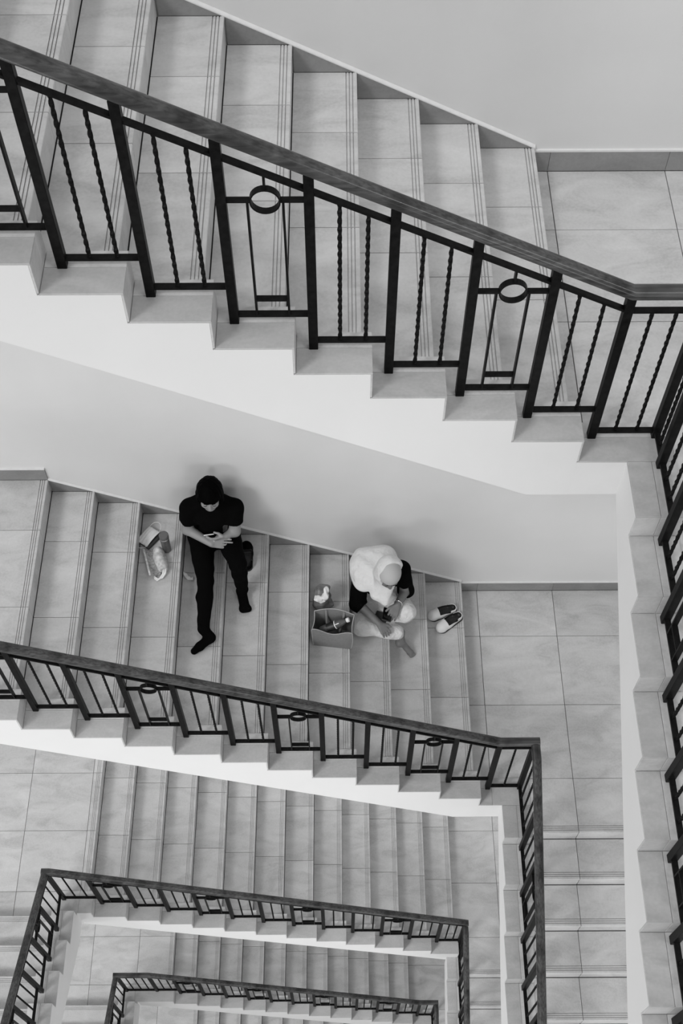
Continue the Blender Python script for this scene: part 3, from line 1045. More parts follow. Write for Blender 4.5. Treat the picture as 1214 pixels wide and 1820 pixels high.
# ------------------------------------------------------------------ woman in black with a phone
def person_black():
    O = (-1.93, 0.0, ZT(6))
    root = empty('person', O, 0, 'person in black t-shirt, trousers and socks sitting on the steps looking at a phone', 'person', 'people seated on the stairs')
    lo, hi = (-0.27, -1.14, -0.165), (0.33, -0.004, 0.86)
    H, E = head_frame((0.034, -0.210, 0.700), math.radians(5), 0.05, 0.04)
    hipR, hipL = (-0.090, -0.170, 0.100), (0.105, -0.165, 0.100)
    kneeR, ankR = (-0.030, -0.570, 0.125), (-0.030, -0.930, 0.075)
    kneeL, ankL = (0.205, -0.490, 0.235), (0.222, -0.535, -0.070)
    shR, shL = (-0.140, -0.160, 0.462), (0.188, -0.160, 0.462)
    elR, elL = (-0.168, -0.225, 0.275), (0.178, -0.245, 0.275)
    wrR, wrL = (0.010, -0.330, 0.245), (0.118, -0.292, 0.290)
    B = Field(lo, hi, 0.0042)
    B.ell((0.015, -0.150, 0.11), (0.165, 0.12, 0.105), k=0.03)
    B.cap((0.015, -0.145, 0.16), (0.022, -0.135, 0.36), 0.105, 0.115, k=0.05)
    B.cap((-0.05, -0.145, 0.41), (0.095, -0.145, 0.41), 0.076, 0.076, k=0.06)
    B.cap(shR, (0.024, -0.13, 0.545), 0.046, 0.050, k=0.04)
    B.cap(shL, (0.024, -0.13, 0.545), 0.046, 0.050, k=0.04)
    B.cap((0.024, -0.135, 0.53), H(0, -0.02, -0.05), 0.048, 0.045, k=0.03)
    put_head(B, H, E)
    for sh, el, wr in ((shR, elR, wrR), (shL, elL, wrL)):
        B.cap(sh, el, 0.050, 0.040, k=0.03)
        B.cap(el, wr, 0.040, 0.026, k=0.02)
    for hp, kn, an in ((hipR, kneeR, ankR), (hipL, kneeL, ankL)):
        B.cap(hp, kn, 0.078, 0.055, k=0.03)
        B.cap(kn, an, 0.050, 0.034, k=0.02)
    # feet
    B.cap(ankR, (0.018, -0.985, 0.042), 0.033, 0.030, k=0.02)
    B.cap((0.016, -0.985, 0.042), (-0.078, -1.075, 0.038), 0.030, 0.022, k=0.02)
    B.cap(ankL, (0.208, -0.520, -0.118), 0.033, 0.030, k=0.02)
    B.cap((0.210, -0.530, -0.118), (0.242, -0.655, -0.128), 0.032, 0.023, k=0.02)
    # hands: the right one lies open under the left, which grips the phone
    put_hand.bend = 0.30
    put_hand(B, wrR, (0.95, 0.02, -0.02), (0, 0.62, 0.75), 0.04, (0.060, 0.072, 0.078, 0.070), (0.2, 0.6, 0.8), 1, (-0.1, 0.7, 0.7))
    put_hand.bend = 0.75
    put_hand(B, wrL, (-0.93, -0.30, -0.12), (0, -0.35, 0.9), 0.05, (0.056, 0.068, 0.074, 0.066), (-0.2, 0.9, -0.1), 1, (-0.2, 0.75, 0.45))
    add('body', B.mesh(M['skin'], 2, 'body'), root)
    # t-shirt
    S = Field((-0.28, -0.34, 0.10), (0.33, -0.004, 0.62), 0.005)
    S.cap((0.015, -0.150, 0.17), (0.022, -0.150, 0.36), 0.122, 0.124, k=0.04)
    S.cap((-0.050, -0.150, 0.41), (0.095, -0.150, 0.41), 0.090, 0.090, k=0.06)
    S.cap(shR, (0.010, -0.128, 0.545), 0.060, 0.058, k=0.03)
    S.cap(shL, (0.038, -0.128, 0.545), 0.060, 0.058, k=0.03)
    for sh, el in ((shR, elR), (shL, elL)):
        m = [sh[i] + (el[i] - sh[i]) * 0.60 for i in range(3)]
        S.cap(sh, m, 0.062, 0.062, k=0.03)
    S.ell((0.036, -0.165, 0.602), (0.060, 0.066, 0.048), k=0.008, op='sub')
    for sh, el in ((shR, elR), (shL, elL)):
        m = np.array([sh[i] + (el[i] - sh[i]) * 0.62 for i in range(3)])
        d = np.array(el) - np.array(sh); d /= np.linalg.norm(d)
        S.box(m + d * 0.06, (0.085, 0.085, 0.06), frame_axes(d, (1, 0.2, 0.1))[0:1] + (frame_axes(d, (1, 0.2, 0.1))[2], frame_axes(d, (1, 0.2, 0.1))[1]) , op='sub')
    S.ripple(0.003, 60, 3)
    add('t_shirt', S.mesh(M['black_cloth'], 2), root)
    # trousers
    T = Field((-0.212, -0.95, -0.10), (0.34, -0.01, 0.36), 0.005)
    T.ell((0.015, -0.155, 0.110), (0.178, 0.130, 0.112), k=0.03)
    for hp, kn, an, e in ((hipR, kneeR, ankR, 0.98), (hipL, kneeL, ankL, 0.94)):
        T.cap(hp, kn, 0.100, 0.062, k=0.04)
        cm = [kn[i] + (an[i] - kn[i]) * 0.35 for i in range(3)]
        T.cap(kn, cm, 0.058, 0.058, k=0.02)
        ae = [kn[i] + (an[i] - kn[i]) * e for i in range(3)]
        T.cap(cm, ae, 0.058, 0.042, k=0.02)
    T.half((0, 0, 0.0), (0, 0, -1)) if False else None
    T.ripple(0.003, 55, 5)
    # the seat rests on the tread
    x, y, z = T.ax[0][:, None, None], T.ax[1][None, :, None], T.ax[2][None, None, :]
    cut = np.where((x < 0.089) & (y > -0.92), 0.002 - z, -0.1).astype(np.float32)
    T.F = np.maximum(T.F, cut + 0 * T.F)
    add('trousers', T.mesh(M['black_cloth'], 2), root)
    # socks
    for pts, rad in (((ankR, (0.018, -0.985, 0.042)), (0.038, 0.036)), ((ankL, (0.208, -0.520, -0.118)), (0.038, 0.034))):
        an, he = pts
        K = Field(np.array(an) - 0.25, np.array(an) + 0.20, 0.0045)
        up = kneeR if an is ankR else kneeL
        d = np.array(up) - np.array(an); d /= np.linalg.norm(d)
        K.cap(np.array(an) + d * 0.07, an, 0.040, 0.038, k=0.01)
        K.cap(an, he, rad[0], rad[1], k=0.02)
        if an is ankR:
            K.cap(he, (-0.052, -1.052, 0.040), 0.036, 0.031, k=0.02)
            K.cap((-0.052, -1.052, 0.040), (-0.090, -1.088, 0.038), 0.031, 0.025, k=0.015)
            K.half((0, 0, 0.003), (0, 0, -1))
        else:
            K.cap(he, (0.238, -0.650, -0.123), 0.037, 0.037, k=0.02)
            K.cap((0.225, -0.670, -0.126), (0.266, -0.668, -0.126), 0.028, 0.025, k=0.02)
            K.half((0, 0, -0.1495), (0, 0, -1))
        add('sock', K.mesh(M['black_cloth'], 2), root)
    # hair: a bob with a straight fringe
    Hh = Field(H(0, 0, 0) - 0.17, H(0, 0, 0) + 0.17, 0.0042)
    Hh.ell(H(0, -0.014, 0.034), (0.094, 0.110, 0.100), E, k=0.01)
    Hh.ell(H(0, -0.055, -0.020), (0.084, 0.060, 0.085), E, k=0.03)
    for s in (-1, 1):
        Hh.ell(H(s * 0.076, -0.002, -0.030), (0.022, 0.036, 0.068), E, k=0.02)
    Hh.ell(H(0, 0.060, 0.058), (0.066, 0.040, 0.034), E, k=0.02)
    Hh.box(H(0, 0.118, -0.052), (0.074, 0.096, 0.096), E, rnd=0.02, k=0.005, op='sub')
    Hh.ripple(0.0022, 170, 11)
    add('hair', Hh.mesh(M['hair'], 1), root)
    for s in (-1, 1):
        add('eye', tube_mesh([H(s * (0.019 + 0.006 * i), 0.0885 - 0.0012 * abs(i - 2) ** 2 * 0.6, 0.0025 - 0.0010 * (2 - abs(i - 2))) for i in range(5)], 0.0018, M['hair'], 6), root)
        add('eyebrow', tube_mesh([H(s * (0.016 + 0.008 * i), 0.0895 - 0.0016 * i, 0.024 + 0.0015 * i) for i in range(4)], 0.0024, M['hair'], 6), root)
    M['lips'] = plain('lips', 0.20, 0.5)
    add('lips', tube_mesh([H(-0.020 + 0.008 * i, 0.0885 - 0.00028 * (i - 2.5) ** 2 * 5, -0.052) for i in range(6)], 0.003, M['lips'], 6), root)
    # ring on the left hand
    rc = np.array(wrL) + np.array((-0.085, -0.028, -0.024))
    pts = [rc + 0.0095 * (math.cos(a) * np.array((0, -0.55, 0.83)) + math.sin(a) * np.array((0.25, 0.8, 0.55))) for a in np.linspace(0, 2 * math.pi, 16, endpoint=False)]
    add('finger_ring', tube_mesh(pts, 0.002, M['bright'], 6, True), root)
    # the phone she looks at
    ph = empty('phone', (O[0] - 0.004, -0.262, O[2] + 0.258), 0, 'slim white-edged phone in the hands of the person in black', 'phone', 'phones')
    q = Matrix.Rotation(math.radians(0), 4, 'Y') @ Matrix.Rotation(math.radians(32), 4, 'X')
    ph.rotation_euler = (math.radians(32), math.radians(-4), math.radians(6))
    add('case', bevel_box((0.0375, 0.0045, 0.073), 0.004, M['phone_white']), ph)
    add('screen', box_mesh((-0.034, 0.0044, -0.068), (0.034, 0.0050, 0.068), M['glass_black']), ph)
    return root
person_black()

# ------------------------------------------------------------------ woman in the white headscarf
def person_scarf():
    O = (-0.72, 0.0, ZT(2))
    root = empty('person', O, 0, 'person in white headscarf, black top and white trousers sitting cross-legged on the steps', 'person', 'people seated on the stairs')
    H, E = head_frame((0.085, -0.500, 0.695), math.radians(16), 0.10, 0.08)
    hipR, hipL = (-0.065, -0.285, 0.100), (0.085, -0.285, 0.100)
    kneeR, ankR = (-0.105, -0.610, 0.100), (0.185, -0.655, 0.060)
    kneeL, ankL = (0.225, -0.555, 0.215), (0.020, -0.520, 0.070)
    shR, shL = (-0.115, -0.400, 0.500), (0.190, -0.345, 0.490)
    elR, elL = (-0.140, -0.515, 0.275), (0.225, -0.410, 0.285)
    wrR, wrL = (0.024, -0.655, 0.210), (0.160, -0.560, 0.335)
    B = Field((-0.24, -0.80, -0.165), (0.36, -0.10, 0.84), 0.0042)
    B.ell((0.010, -0.270, 0.110), (0.165, 0.12, 0.105), k=0.03)
    B.cap((0.012, -0.270, 0.16), (0.035, -0.330, 0.36), 0.105, 0.115, k=0.05)
    B.cap((-0.045, -0.370, 0.44), (0.120, -0.345, 0.44), 0.082, 0.082, k=0.06)
    B.cap(shR, shL, 0.048, 0.048, k=0.05)
    B.cap((0.045, -0.375, 0.51), H(0, -0.02, -0.05), 0.046, 0.044, k=0.03)
    put_head(B, H, E)
    for sh, el, wr in ((shR, elR, wrR), (shL, elL, wrL)):
        B.cap(sh, el, 0.048, 0.040, k=0.03)
        B.cap(el, wr, 0.039, 0.025, k=0.02)
    for hp, kn, an in ((hipR, kneeR, ankR), (hipL, kneeL, ankL)):
        B.cap(hp, kn, 0.075, 0.055, k=0.03)
        B.cap(kn, an, 0.048, 0.034, k=0.02)
    # right foot hangs over the nosing and rests on the step below, left foot is tucked under
    B.cap(ankR, (0.196, -0.680, -0.020), 0.034, 0.031, k=0.02)
    B.ell((0.184, -0.692, -0.040), (0.033, 0.036, 0.034), k=0.015)
    B.cap((0.202, -0.686, -0.045), (0.240, -0.712, -0.095), 0.027, 0.022, k=0.02)
    B.cap((0.240, -0.712, -0.095), (0.270, -0.735, -0.126), 0.022, 0.028, k=0.015)
    for i, (dx, dy) in enumerate(((0.302, -0.742), (0.297, -0.752), (0.290, -0.760), (0.281, -0.766), (0.271, -0.769))):
        B.cap((0.268 + 0.002 * i * 0, -0.735, -0.124), (dx, dy, -0.137 + 0.001 * i), 0.016, 0.0105 if i == 0 else 0.008, k=0.004)
    B.cap(ankL, (-0.035, -0.535, 0.045), 0.033, 0.032, k=0.02)
    put_hand.bend = 0.85
    put_hand(B, wrR, (0.62, -0.75, -0.38), (0.62, 0.60, 0.2), 0.04, (0.050, 0.060, 0.065, 0.058), (0.45, 0.25, -0.85), 1, (0.75, 0.3, 0.1), 0.92)
    put_hand.bend = 0.80
    put_hand(B, wrL, (-0.42, -0.78, -0.42), (-0.75, 0.35, 0.25), 0.04, (0.054, 0.066, 0.071, 0.064), (-0.4, 0.2, -0.85), 1, (-0.9, 0.0, 0.3))
    add('body', B.mesh(M['skin_dark'], 2, 'body'), root)
    # black top with sleeves past the elbow
    S = Field((-0.26, -0.62, 0.09), (0.34, -0.10, 0.60), 0.005)
    S.cap((0.012, -0.275, 0.17), (0.035, -0.330, 0.36), 0.122, 0.128, k=0.04)
    S.cap((-0.050, -0.370, 0.44), (0.125, -0.345, 0.44), 0.096, 0.096, k=0.06)
    S.cap(shR, shL, 0.062, 0.062, k=0.05)
    for sh, el, wr, e in ((shR, elR, wrR, 0.18), (shL, elL, wrL, 0.10)):
        S.cap(sh, el, 0.066, 0.062, k=0.03)
        m = [el[i] + (wr[i] - el[i]) * e for i in range(3)]
        S.cap(el, m, 0.062, 0.058, k=0.02)
    for el, wr, e in ((elR, wrR, 0.22), (elL, wrL, 0.14)):
        d = np.array(wr) - np.array(el); d /= np.linalg.norm(d)
        m = np.array(el) + (np.array(wr) - np.array(el)) * e
        s_, f_, u_ = frame_axes(d, (0.1, 0.2, 1))
        S.box(m + d * 0.05, (0.075, 0.075, 0.05), (s_, u_, f_), op='sub')
    S.ripple(0.003, 60, 4)
    add('top', S.mesh(M['black_cloth'], 2), root)
    # white trousers
    T = Field((-0.26, -0.76, -0.06), (0.36, -0.12, 0.34), 0.0048)
    T.ell((0.010, -0.275, 0.110), (0.180, 0.132, 0.112), k=0.03)
    for hp, kn, an, e in ((hipR, kneeR, ankR, 0.93), (hipL, kneeL, ankL, 0.95)):
        T.cap(hp, kn, 0.092, 0.080, k=0.035)
        ae = [kn[i] + (an[i] - kn[i]) * e for i in range(3)]
        T.cap(kn, ae, 0.078, 0.062, k=0.02)
    T.ell((0.03, -0.48, 0.07), (0.10, 0.12, 0.06), k=0.04)
    d = np.array(ankR) - np.array(kneeR); d /= np.linalg.norm(d)
    T.half(np.array(kneeR) + (np.array(ankR) - np.array(kneeR)) * 1.05, d)if False else None
    x, y, z = T.ax[0][:, None, None], T.ax[1][None, :, None], T.ax[2][None, None, :]
    T.ripple(0.0055, 50, 8)
    cut = np.where(x < 0.118, 0.002 - z, -0.1).astype(np.float32)
    T.F = np.maximum(T.F, cut + 0 * T.F)
    add('trousers', T.mesh(M['white_cloth'], 2), root)
    # under-scarf cap, headscarf
    K = Field(H(0, 0, 0) - 0.16, H(0, 0, 0) + 0.16, 0.0045)
    K.ell(H(0, -0.010, 0.034), (0.086, 0.104, 0.096), E, k=0.0)
    K.box(H(0, 0.10, -0.062), (0.20, 0.145, 0.093), E, rnd=0.01, op='sub')
    add('underscarf', K.mesh(M['cap'], 2), root)
    J = Field((-0.24, -0.76, 0.30), (0.32, -0.16, 0.84), 0.0048)
    J.ell(H(0, -0.022, 0.034), (0.096, 0.108, 0.104), E, k=0.01)
    J.ell(H(0, -0.02, -0.055), (0.100, 0.085, 0.10), E, k=0.04)
    J.ell((-0.060, -0.385, 0.545), (0.135, 0.165, 0.075), frame_axes((-0.25, -0.9, -0.35), (-0.3, -0.2, 0.9)), k=0.05)
    J.ell((-0.075, -0.320, 0.545), (0.115, 0.130, 0.085), k=0.05)
    J.cap((0.05, -0.30, 0.56), (0.02, -0.28, 0.45), 0.11, 0.10, k=0.05)
    # front drape falling from under the chin
    J.cap(H(-0.03, 0.02, -0.11), (0.000, -0.545, 0.480), 0.055, 0.045, k=0.04)
    J.cap(H(0.02, 0.03, -0.11), (0.060, -0.600, 0.455), 0.050, 0.022, k=0.04)
    J.cap((0.000, -0.545, 0.480), (0.062, -0.600, 0.455), 0.040, 0.020, k=0.03)
    # opening for the face: the scarf's edge slants across the forehead
    nrm = 0.80 * E[1] + 0.42 * E[2] + 0.34 * E[0]
    pc = H(0.0, -0.004, 0.060)
    X, Y, Z = J.ax[0][:, None, None], J.ax[1][None, :, None], J.ax[2][None, None, :]
    hx = (X - pc[0]) * E[0][0] + (Y - pc[1]) * E[0][1] + (Z - pc[2]) * E[0][2]
    hu = (X - pc[0]) * E[2][0] + (Y - pc[1]) * E[2][1] + (Z - pc[2]) * E[2][2]
    front = (X - pc[0]) * nrm[0] + (Y - pc[1]) * nrm[1] + (Z - pc[2]) * nrm[2]
    keep = np.maximum(-front, -(hu + 0.105))          # inside the opening both are negative
    J.F = np.maximum(J.F, -np.maximum(keep, np.abs(hx) * 0 - 1)).astype(np.float32)
    J.ripple(0.0052, 42, 21)
    add('headscarf', J.mesh(M['hijab'], 2), root)
    for s in (-1, 1):
        add('eye', tube_mesh([H(s * (0.019 + 0.006 * i), 0.0885 - 0.0007 * abs(i - 2) ** 2, 0.0025) for i in range(5)], 0.0018, M['hair'], 6), root)
    # bracelet on the left wrist
    wc = np.array(elL) + (np.array(wrL) - np.array(elL)) * 0.93
    d = np.array(wrL) - np.array(elL); d /= np.linalg.norm(d)
    s_, f_, u_ = frame_axes(d, (0.1, 0.2, 1))
    add('bracelet', tube_mesh([wc + 0.029 * (math.cos(a) * s_ + math.sin(a) * u_) for a in np.linspace(0, 2 * math.pi, 24, endpoint=False)], 0.004, M['bright'], 6, True), root)
    ph = empty('phone', (O[0] + 0.082, -0.622, O[2] + 0.292), 0, 'black phone in the left hand of the person in the headscarf', 'phone', 'phones')
    ph.rotation_euler = (math.radians(-22), math.radians(12), math.radians(-14))
    add('case', bevel_box((0.036, 0.072, 0.0045), 0.004, M['dark_plastic']), ph)
    add('screen', box_mesh((-0.033, -0.067, 0.0044), (0.033, 0.067, 0.0050), M['glass_black']), ph)
    # dark pouch lying in the lap
    pou = tag(add('pouch', bevel_box((0.050, 0.062, 0.014), 0.010, M['dark_case'], 3), None, (O[0] + 0.035, -0.600, O[2] + 0.190), (math.radians(-20), math.radians(5), math.radians(-20))),
              'small dark pouch in the lap of the person in the headscarf', 'pouch')
    return root
person_scarf()

# ------------------------------------------------------------------ things on the steps
def shoe_meshes():
    """slip-on, heel at x=-0.125, toe at x=+0.125, sole on z=0"""
    U = Field((-0.15, -0.07, -0.01), (0.15, 0.07, 0.10), 0.0032)
    U.cap((0.072, 0.004, 0.024), (0.020, 0.0, 0.026), 0.044, 0.043, k=0.02)
    U.cap((-0.085, 0, 0.024), (0.02, 0, 0.026), 0.034, 0.043, k=0.02)
    U.cap((-0.085, 0, 0.048), (-0.02, 0, 0.042), 0.031, 0.036, k=0.02)
    U.ell((0.088, 0.006, 0.022), (0.042, 0.038, 0.028), k=0.02)
    U.half((0, 0, 0.010), (0, 0, -1))
    U.half((0.0, 0, 0.066), (-0.10, 0, 1))
    C = [(-0.080, 0.0), (-0.020, 0.0)]
    U.cap((-0.084, 0, 0.050), (-0.030, 0, 0.050), 0.0275, 0.034, k=0.003, op='sub')
    U.cap((-0.084, 0, 0.085), (-0.030, 0, 0.085), 0.0285, 0.036, k=0.003, op='sub')
    U.box((-0.012, 0, 0.072), (0.044, 0.0365, 0.046), rnd=0.010, k=0.002, op='sub')
    up = U.mesh(M['shoe_white'], 2)
    up.materials.append(M['insole'])
    def capd(x, y, z, zc, ra, rb):
        t_ = max(0.0, min(1.0, (x + 0.084) / 0.054))
        return math.sqrt((x + 0.084 - 0.054 * t_) ** 2 + y * y + (z - zc) ** 2) - (ra + (rb - ra) * t_)
    for p in up.polygons:            # dark lining: the faces that belong to the cavity
        x, y, z = p.center
        qx, qy, qz = abs(x + 0.012) - 0.044, abs(y) - 0.0365, abs(z - 0.072) - 0.046
        bx = max(qx, qy, qz)
        d_ = min(capd(x, y, z, 0.050, 0.0275, 0.034), capd(x, y, z, 0.085, 0.0285, 0.036), bx)
        if d_ < 0.0016 and z < 0.062 + 0.10 * x: p.material_index = 1
    So = Field((-0.15, -0.07, -0.01), (0.15, 0.07, 0.05), 0.0032)
    So.cap((0.074, 0.004, 0.010), (-0.086, 0, 0.010), 0.050, 0.040, k=0.02)
    So.half((0, 0, 0.0125), (0, 0, 1))
    So.half((0, 0, 0.0), (0, 0, -1))
    so = So.mesh(M['sole'], 1)
    In = Field((-0.15, -0.07, -0.01), (0.15, 0.07, 0.05), 0.0032)
    In.cap((0.03, 0.0, 0.020), (-0.084, 0, 0.020), 0.036, 0.0275, k=0.02)
    In.half((0, 0, 0.0245), (0, 0, 1))
    In.half((0, 0, 0.0115), (0, 0, -1))
    return up, so, In.mesh(M['insole'], 1)
_up, _so, _in = shoe_meshes()
def shoe(loc, rz, mat, label, group=None):
    u = _up.copy()
    u.materials[0] = mat
    r_ = empty('shoe', loc, rz, label, 'shoe', group)
    add('upper', u, r_); add('sole', _so, r_); add('insole', _in, r_)
    return r_
shoe((-0.170, -0.303, ZT(0)), math.atan2(-0.075, -0.221), M['shoe_white'], 'white slip-on shoe nearer the wall, beside the headscarf wearer', 'white slip-on shoes')
shoe((-0.118, -0.392, ZT(0)), math.atan2(-0.135, -0.205), M['shoe_white'], 'white slip-on shoe farther from the wall, half in front of its pair', 'white slip-on shoes')
shoe((-1.690, -0.215, ZT(5)), math.radians(93), M['black_cloth'], 'black slip-on shoe beside the leg of the person in black')

# steel tumbler
t = empty('tumbler', (-2.252, -0.325, ZT(7)), 0, 'steel tumbler with grey lid standing beside the person in black', 'tumbler')
add('body', lathe_mesh([(0.028, 0.0), (0.031, 0.003), (0.033, 0.15), (0.033, 0.165)], M['steel']), t)
add('collar', lathe_mesh([(0.0335, 0.165), (0.0345, 0.167), (0.0345, 0.174), (0.0335, 0.176)], M['bright']), t)
add('lid', lathe_mesh([(0.0335, 0.176), (0.0345, 0.180), (0.0345, 0.206), (0.032, 0.211), (0.027, 0.212), (0.026, 0.210), (0.010, 0.210)], M['steel_lid']), t)

# surgical mask lying over a dark case
c = tag(add('phone_case', bevel_box((0.046, 0.080, 0.010), 0.006, M['dark_case']), None, (-2.372, -0.238, ZT(7) + 0.011), (0, 0, math.radians(-38))),
        'dark case lying under the white face mask', 'case')
mk = empty('face_mask', (-2.392, -0.226, ZT(7) + 0.025), math.radians(-34), 'white pleated face mask with ear loops lying on the step beside the steel tumbler', 'mask')
def mask_fn(a, b):
    x = (a - 0.5) * 0.095
    y = (b - 0.5) * 0.155
    z = 0.055 * (1 - (2 * b - 1) ** 2) * 0.40 * (1 - 0.5 * (2 * a - 1) ** 2) + 0.0035 * abs(((a * 4) % 1) - 0.5) * 2
    return (x, y, z)
add('pleated_panel', sheet_mesh(mask_fn, 24, 14, 0.0015, M['mask']), mk)
for s in (-1, 1):
    pts = [(0.043 * math.cos(q), s * (0.075 + 0.050 * math.sin(q)), 0.006 + 0.018 * math.sin(q)) for q in np.linspace(0, math.pi, 14)]
    add('ear_loop', tube_mesh(pts, 0.0017, M['mask'], 6), mk)

# printed cloth pouch half unrolled
b = empty('cloth_bag', (-2.325, -0.440, ZT(7)), math.radians(17), 'printed cotton pouch with pale straps, half unrolled on the step beside the tumbler', 'bag')
def flap_fn(a, q):
    x = -0.058 + 0.075 * a
    y = (q - 0.5) * 0.225
    z = 0.006 + 0.040 * (1 - a) ** 2 + 0.022 * a ** 3 + 0.004 * math.sin(9 * q + 4 * a)
    return (x, y, z)
add('flap', sheet_mesh(flap_fn, 12, 18, 0.004, M['pattern_in']), b)
add('flap_edge', tube_mesh([(-0.060, (q - 0.5) * 0.225, 0.047 + 0.004 * math.sin(9 * q)) for q in np.linspace(0, 1, 14)], 0.008, M['pattern'], 8), b)
Fd = Field((-0.05, -0.15, 0.0), (0.11, 0.15, 0.10), 0.004)
Fd.cap((0.036, 0.075, 0.036), (0.044, -0.075, 0.034), 0.036, 0.034, k=0.01)
Fd.ell((0.040, 0.0, 0.024), (0.044, 0.098, 0.026), k=0.02)
Fd.ripple(0.004, 90, 5)
Fd.half((0, 0, 0.002), (0, 0, -1))
Fd.half((0, -0.098, 0), (0.1, -1, 0)); Fd.half((0, 0.098, 0), (0.1, 1, 0))
add('rolled_part', Fd.mesh(M['pattern'], 2), b)
for k, off in enumerate((0.0, 0.016)):
    pts = [(0.045 + off, -0.085, 0.045), (0.030 + off, -0.118, 0.028), (0.002 + off, -0.138, 0.014), (-0.022 + off * 0.4, -0.146 + off * 0.6, 0.010), (-0.034, -0.128 + off, 0.011), (-0.026, -0.105, 0.012)]
    V = []
    add('strap', tube_mesh(pts, 0.008, M['mask'], 8, rads=[0.008, 0.008, 0.0075, 0.007, 0.0065, 0.006]), b)

# crumpled tissue on the step
def tissue_fn(a, q):
    ang = -1.9 + 1.9 * a
    r0 = 0.050 + (q - 0.5) * 0.026
    return (0.045 + r0 * math.cos(ang) - 0.05, r0 * math.sin(ang), 0.010 + 0.012 * math.sin(7 * a + 2 * q) ** 2 + 0.008 * math.sin(15 * q + 5 * a))
tag(add('tissue', sheet_mesh(tissue_fn, 18, 8, 0.002, M['paper']), None, (-2.078, -0.445, ZT(6)), (0, 0, math.radians(-75))),
    'strip of crumpled white tissue on the step beside the outstretched leg', 'tissue')

# grey plastic bag with crumpled tissues in its mouth
pb = empty('plastic_bag', (-1.122, -0.475, ZT(3)), 0, 'crumpled grey plastic bag with white tissue in its mouth, behind the tote', 'bag')
Fb = Field((-0.098, -0.12, -0.01), (0.12, 0.12, 0.24), 0.0045)
Fb.cap((0, 0, 0.060), (-0.004, 0.012, 0.14), 0.076, 0.066, k=0.03)
Fb.ell((0.000, 0.045, 0.190), (0.058, 0.040, 0.030), k=0.03)
Fb.ripple(0.009, 75, 31)
Fb.half((0, 0, 0.001), (0, 0, -1))
add('body', Fb.mesh(M['plastic_grey'], 1), pb)
Ft = Field((-0.09, -0.11, 0.12), (0.10, 0.08, 0.27), 0.004)
Ft.ell((-0.028, -0.035, 0.190), (0.036, 0.030, 0.020), k=0.01)
Ft.ell((0.020, -0.020, 0.205), (0.030, 0.036, 0.018), k=0.01)
Ft.ell((0.030, 0.018, 0.215), (0.026, 0.026, 0.020), k=0.01)
Ft.ell((-0.004, -0.055, 0.178), (0.026, 0.020, 0.016), k=0.01)
Ft.ripple(0.0075, 130, 17)
tag(add('tissue', Ft.mesh(M['paper'], 1), None, (-1.122, -0.475, ZT(3))), 'ball of crumpled white tissue on top of the grey plastic bag', 'tissue')

# open tote with a bottle
tb = empty('tote_bag', (-1.043, -0.745, ZT(3)), math.radians(-7), 'open grey fabric tote bag with pale piping beside the headscarf wearer', 'bag')
BW_, BD_, BH_ = 0.147, 0.078, 0.262
def rim(s):
    """outline of the bag at parameter s (0..4 round the four sides)"""
    k = int(s) % 4; f = s - int(s)
    c = [(-1, -1), (1, -1), (1, 1), (-1, 1)]
    a, b_ = c[k], c[(k + 1) % 4]
    return a[0] + (b_[0] - a[0]) * f, a[1] + (b_[1] - a[1]) * f, k, f
def bag_pt(s, h, inset):
    x, y, k, f = rim(s)
    sag = math.sin(math.pi * f)
    top = BH_ - (0.085 * sag ** 2 if k == 0 else 0.0) + (0.038 * sag if k == 2 else 0) - (0.022 * sag if k in (1, 3) else 0)
    z = 0.002 + h * top
    bul = 1 + 0.05 * math.sin(math.pi * h)
    px = x * (BW_ - inset) * (0.97 + 0.05 * h) * (bul if k in (1, 3) else 1)
    py = y * (BD_ - inset) * (bul if k in (0, 2) else 1) + (0.018 * sag * h ** 2 if k == 0 else 0) + (0.012 * sag * h ** 2 if k == 2 else 0)
    if k in (1, 3): px *= 1 - 0.05 * sag * h
    return (px, py, z)
NS, NH = 48, 10
V, F = [], []
for layer, ins in ((0, 0.0), (1, 0.004)):
    for i in range(NS):
        for j in range(NH + 1):
            V.append(bag_pt(4 * i / NS, j / NH, ins))
def vi(layer, i, j): return layer * NS * (NH + 1) + (i % NS) * (NH + 1) + j
for i in range(NS):
    for j in range(NH):
        F.append((vi(0, i, j), vi(0, i + 1, j), vi(0, i + 1, j + 1), vi(0, i, j + 1)))
        F.append((vi(1, i + 1, j), vi(1, i, j), vi(1, i, j + 1), vi(1, i + 1, j + 1)))
    F.append((vi(0, i, NH), vi(0, i + 1, NH), vi(1, i + 1, NH), vi(1, i, NH)))
F.append(tuple(vi(0, NS - 1 - i, 0) for i in range(NS)))
F.append(tuple(vi(1, i, 0) for i in range(NS)))
V = [(a, b_, c_ + (0.004 if n_ >= NS * (NH + 1) and (n_ % (NH + 1)) == 0 else 0)) for n_, (a, b_, c_) in enumerate(V)]
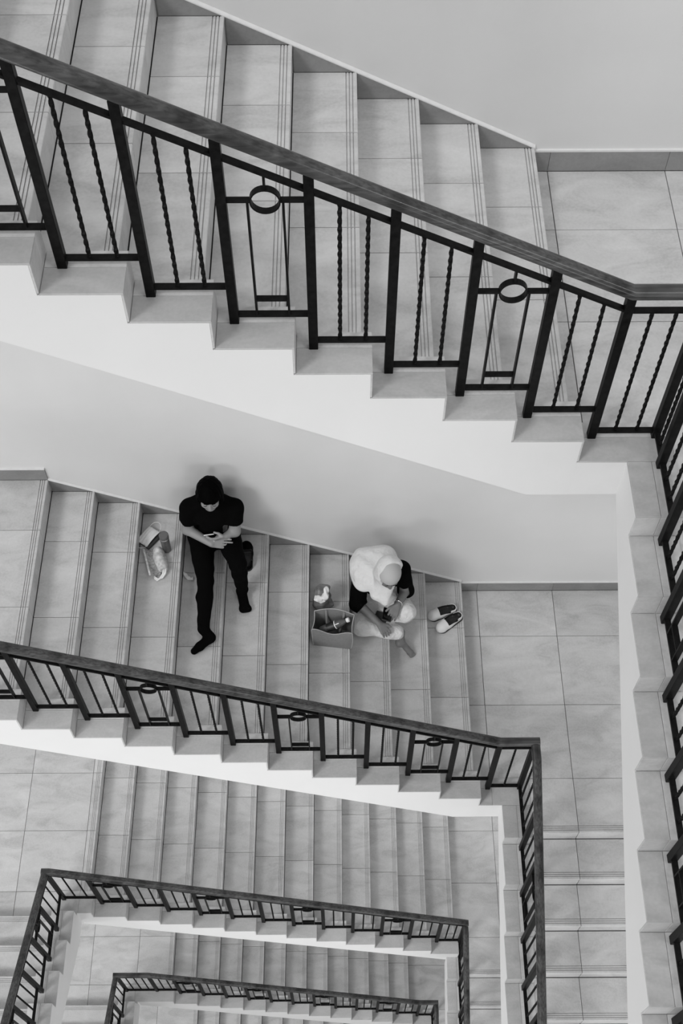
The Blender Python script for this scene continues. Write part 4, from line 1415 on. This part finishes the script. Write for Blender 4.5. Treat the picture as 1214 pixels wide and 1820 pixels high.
add('body', mesh_from(V, F, M['grey_cloth']), tb)
add('piping', tube_mesh([bag_pt(4 * i / NS, 1.0, 0.002) for i in range(NS)], 0.0032, M['grey_light'], 6, True), tb)
for s in (0, 1, 2, 3):
    add('seam', tube_mesh([bag_pt(s, h, 0.0) for h in np.linspace(0.02, 0.99, 9)], 0.0030, M['grey_light'] if s < 2 else M['grey_cloth'], 6), tb)
for s0, s1 in ((2.28, 2.72),):
    hp = [np.array(bag_pt(2.25, 0.97, 0.006)) , np.array(bag_pt(2.25, 0.7, 0.012)), np.array((0.050, 0.030, 0.12)), np.array((0.046, 0.010, 0.06))]
    add('strap', tube_mesh(hp, 0.010, M['grey_cloth'], 8), tb)
    hp = [np.array(bag_pt(2.72, 0.97, 0.006)), np.array(bag_pt(2.72, 0.7, 0.012)), np.array((-0.048, 0.026, 0.13)), np.array((-0.044, 0.0, 0.06))]
    add('strap', tube_mesh(hp, 0.010, M['grey_cloth'], 8), tb)
bt = empty('bottle', (-1.058, -0.738, ZT(3) + 0.178), 0, 'plastic bottle with white cap and dark label lying in the grey tote', 'bottle')
bt.rotation_euler = (0, math.radians(64), math.radians(10))
add('body', lathe_mesh([(0.026, -0.09), (0.031, -0.085), (0.032, 0.0), (0.032, 0.07), (0.030, 0.085), (0.022, 0.108), (0.014, 0.122), (0.0135, 0.130)], M['liquid']), bt)
add('label', lathe_mesh([(0.0322, -0.03), (0.0326, -0.03), (0.0326, 0.035), (0.0322, 0.035)], M['label']), bt)
add('label_band', lathe_mesh([(0.0324, 0.035), (0.0329, 0.035), (0.0329, 0.041), (0.0324, 0.041)], M['paper']), bt)
add('cap', lathe_mesh([(0.0165, 0.128), (0.0175, 0.130), (0.0175, 0.147), (0.016, 0.150)], M['paper']), bt)
pk = tag(add('snack_packet', bevel_box((0.055, 0.035, 0.012), 0.008, M['plastic_grey'], 2), None, (-1.120, -0.760, ZT(3) + 0.100), (math.radians(25), math.radians(-20), 0.3)),
         'crumpled grey packet beside the bottle inside the tote', 'packet')
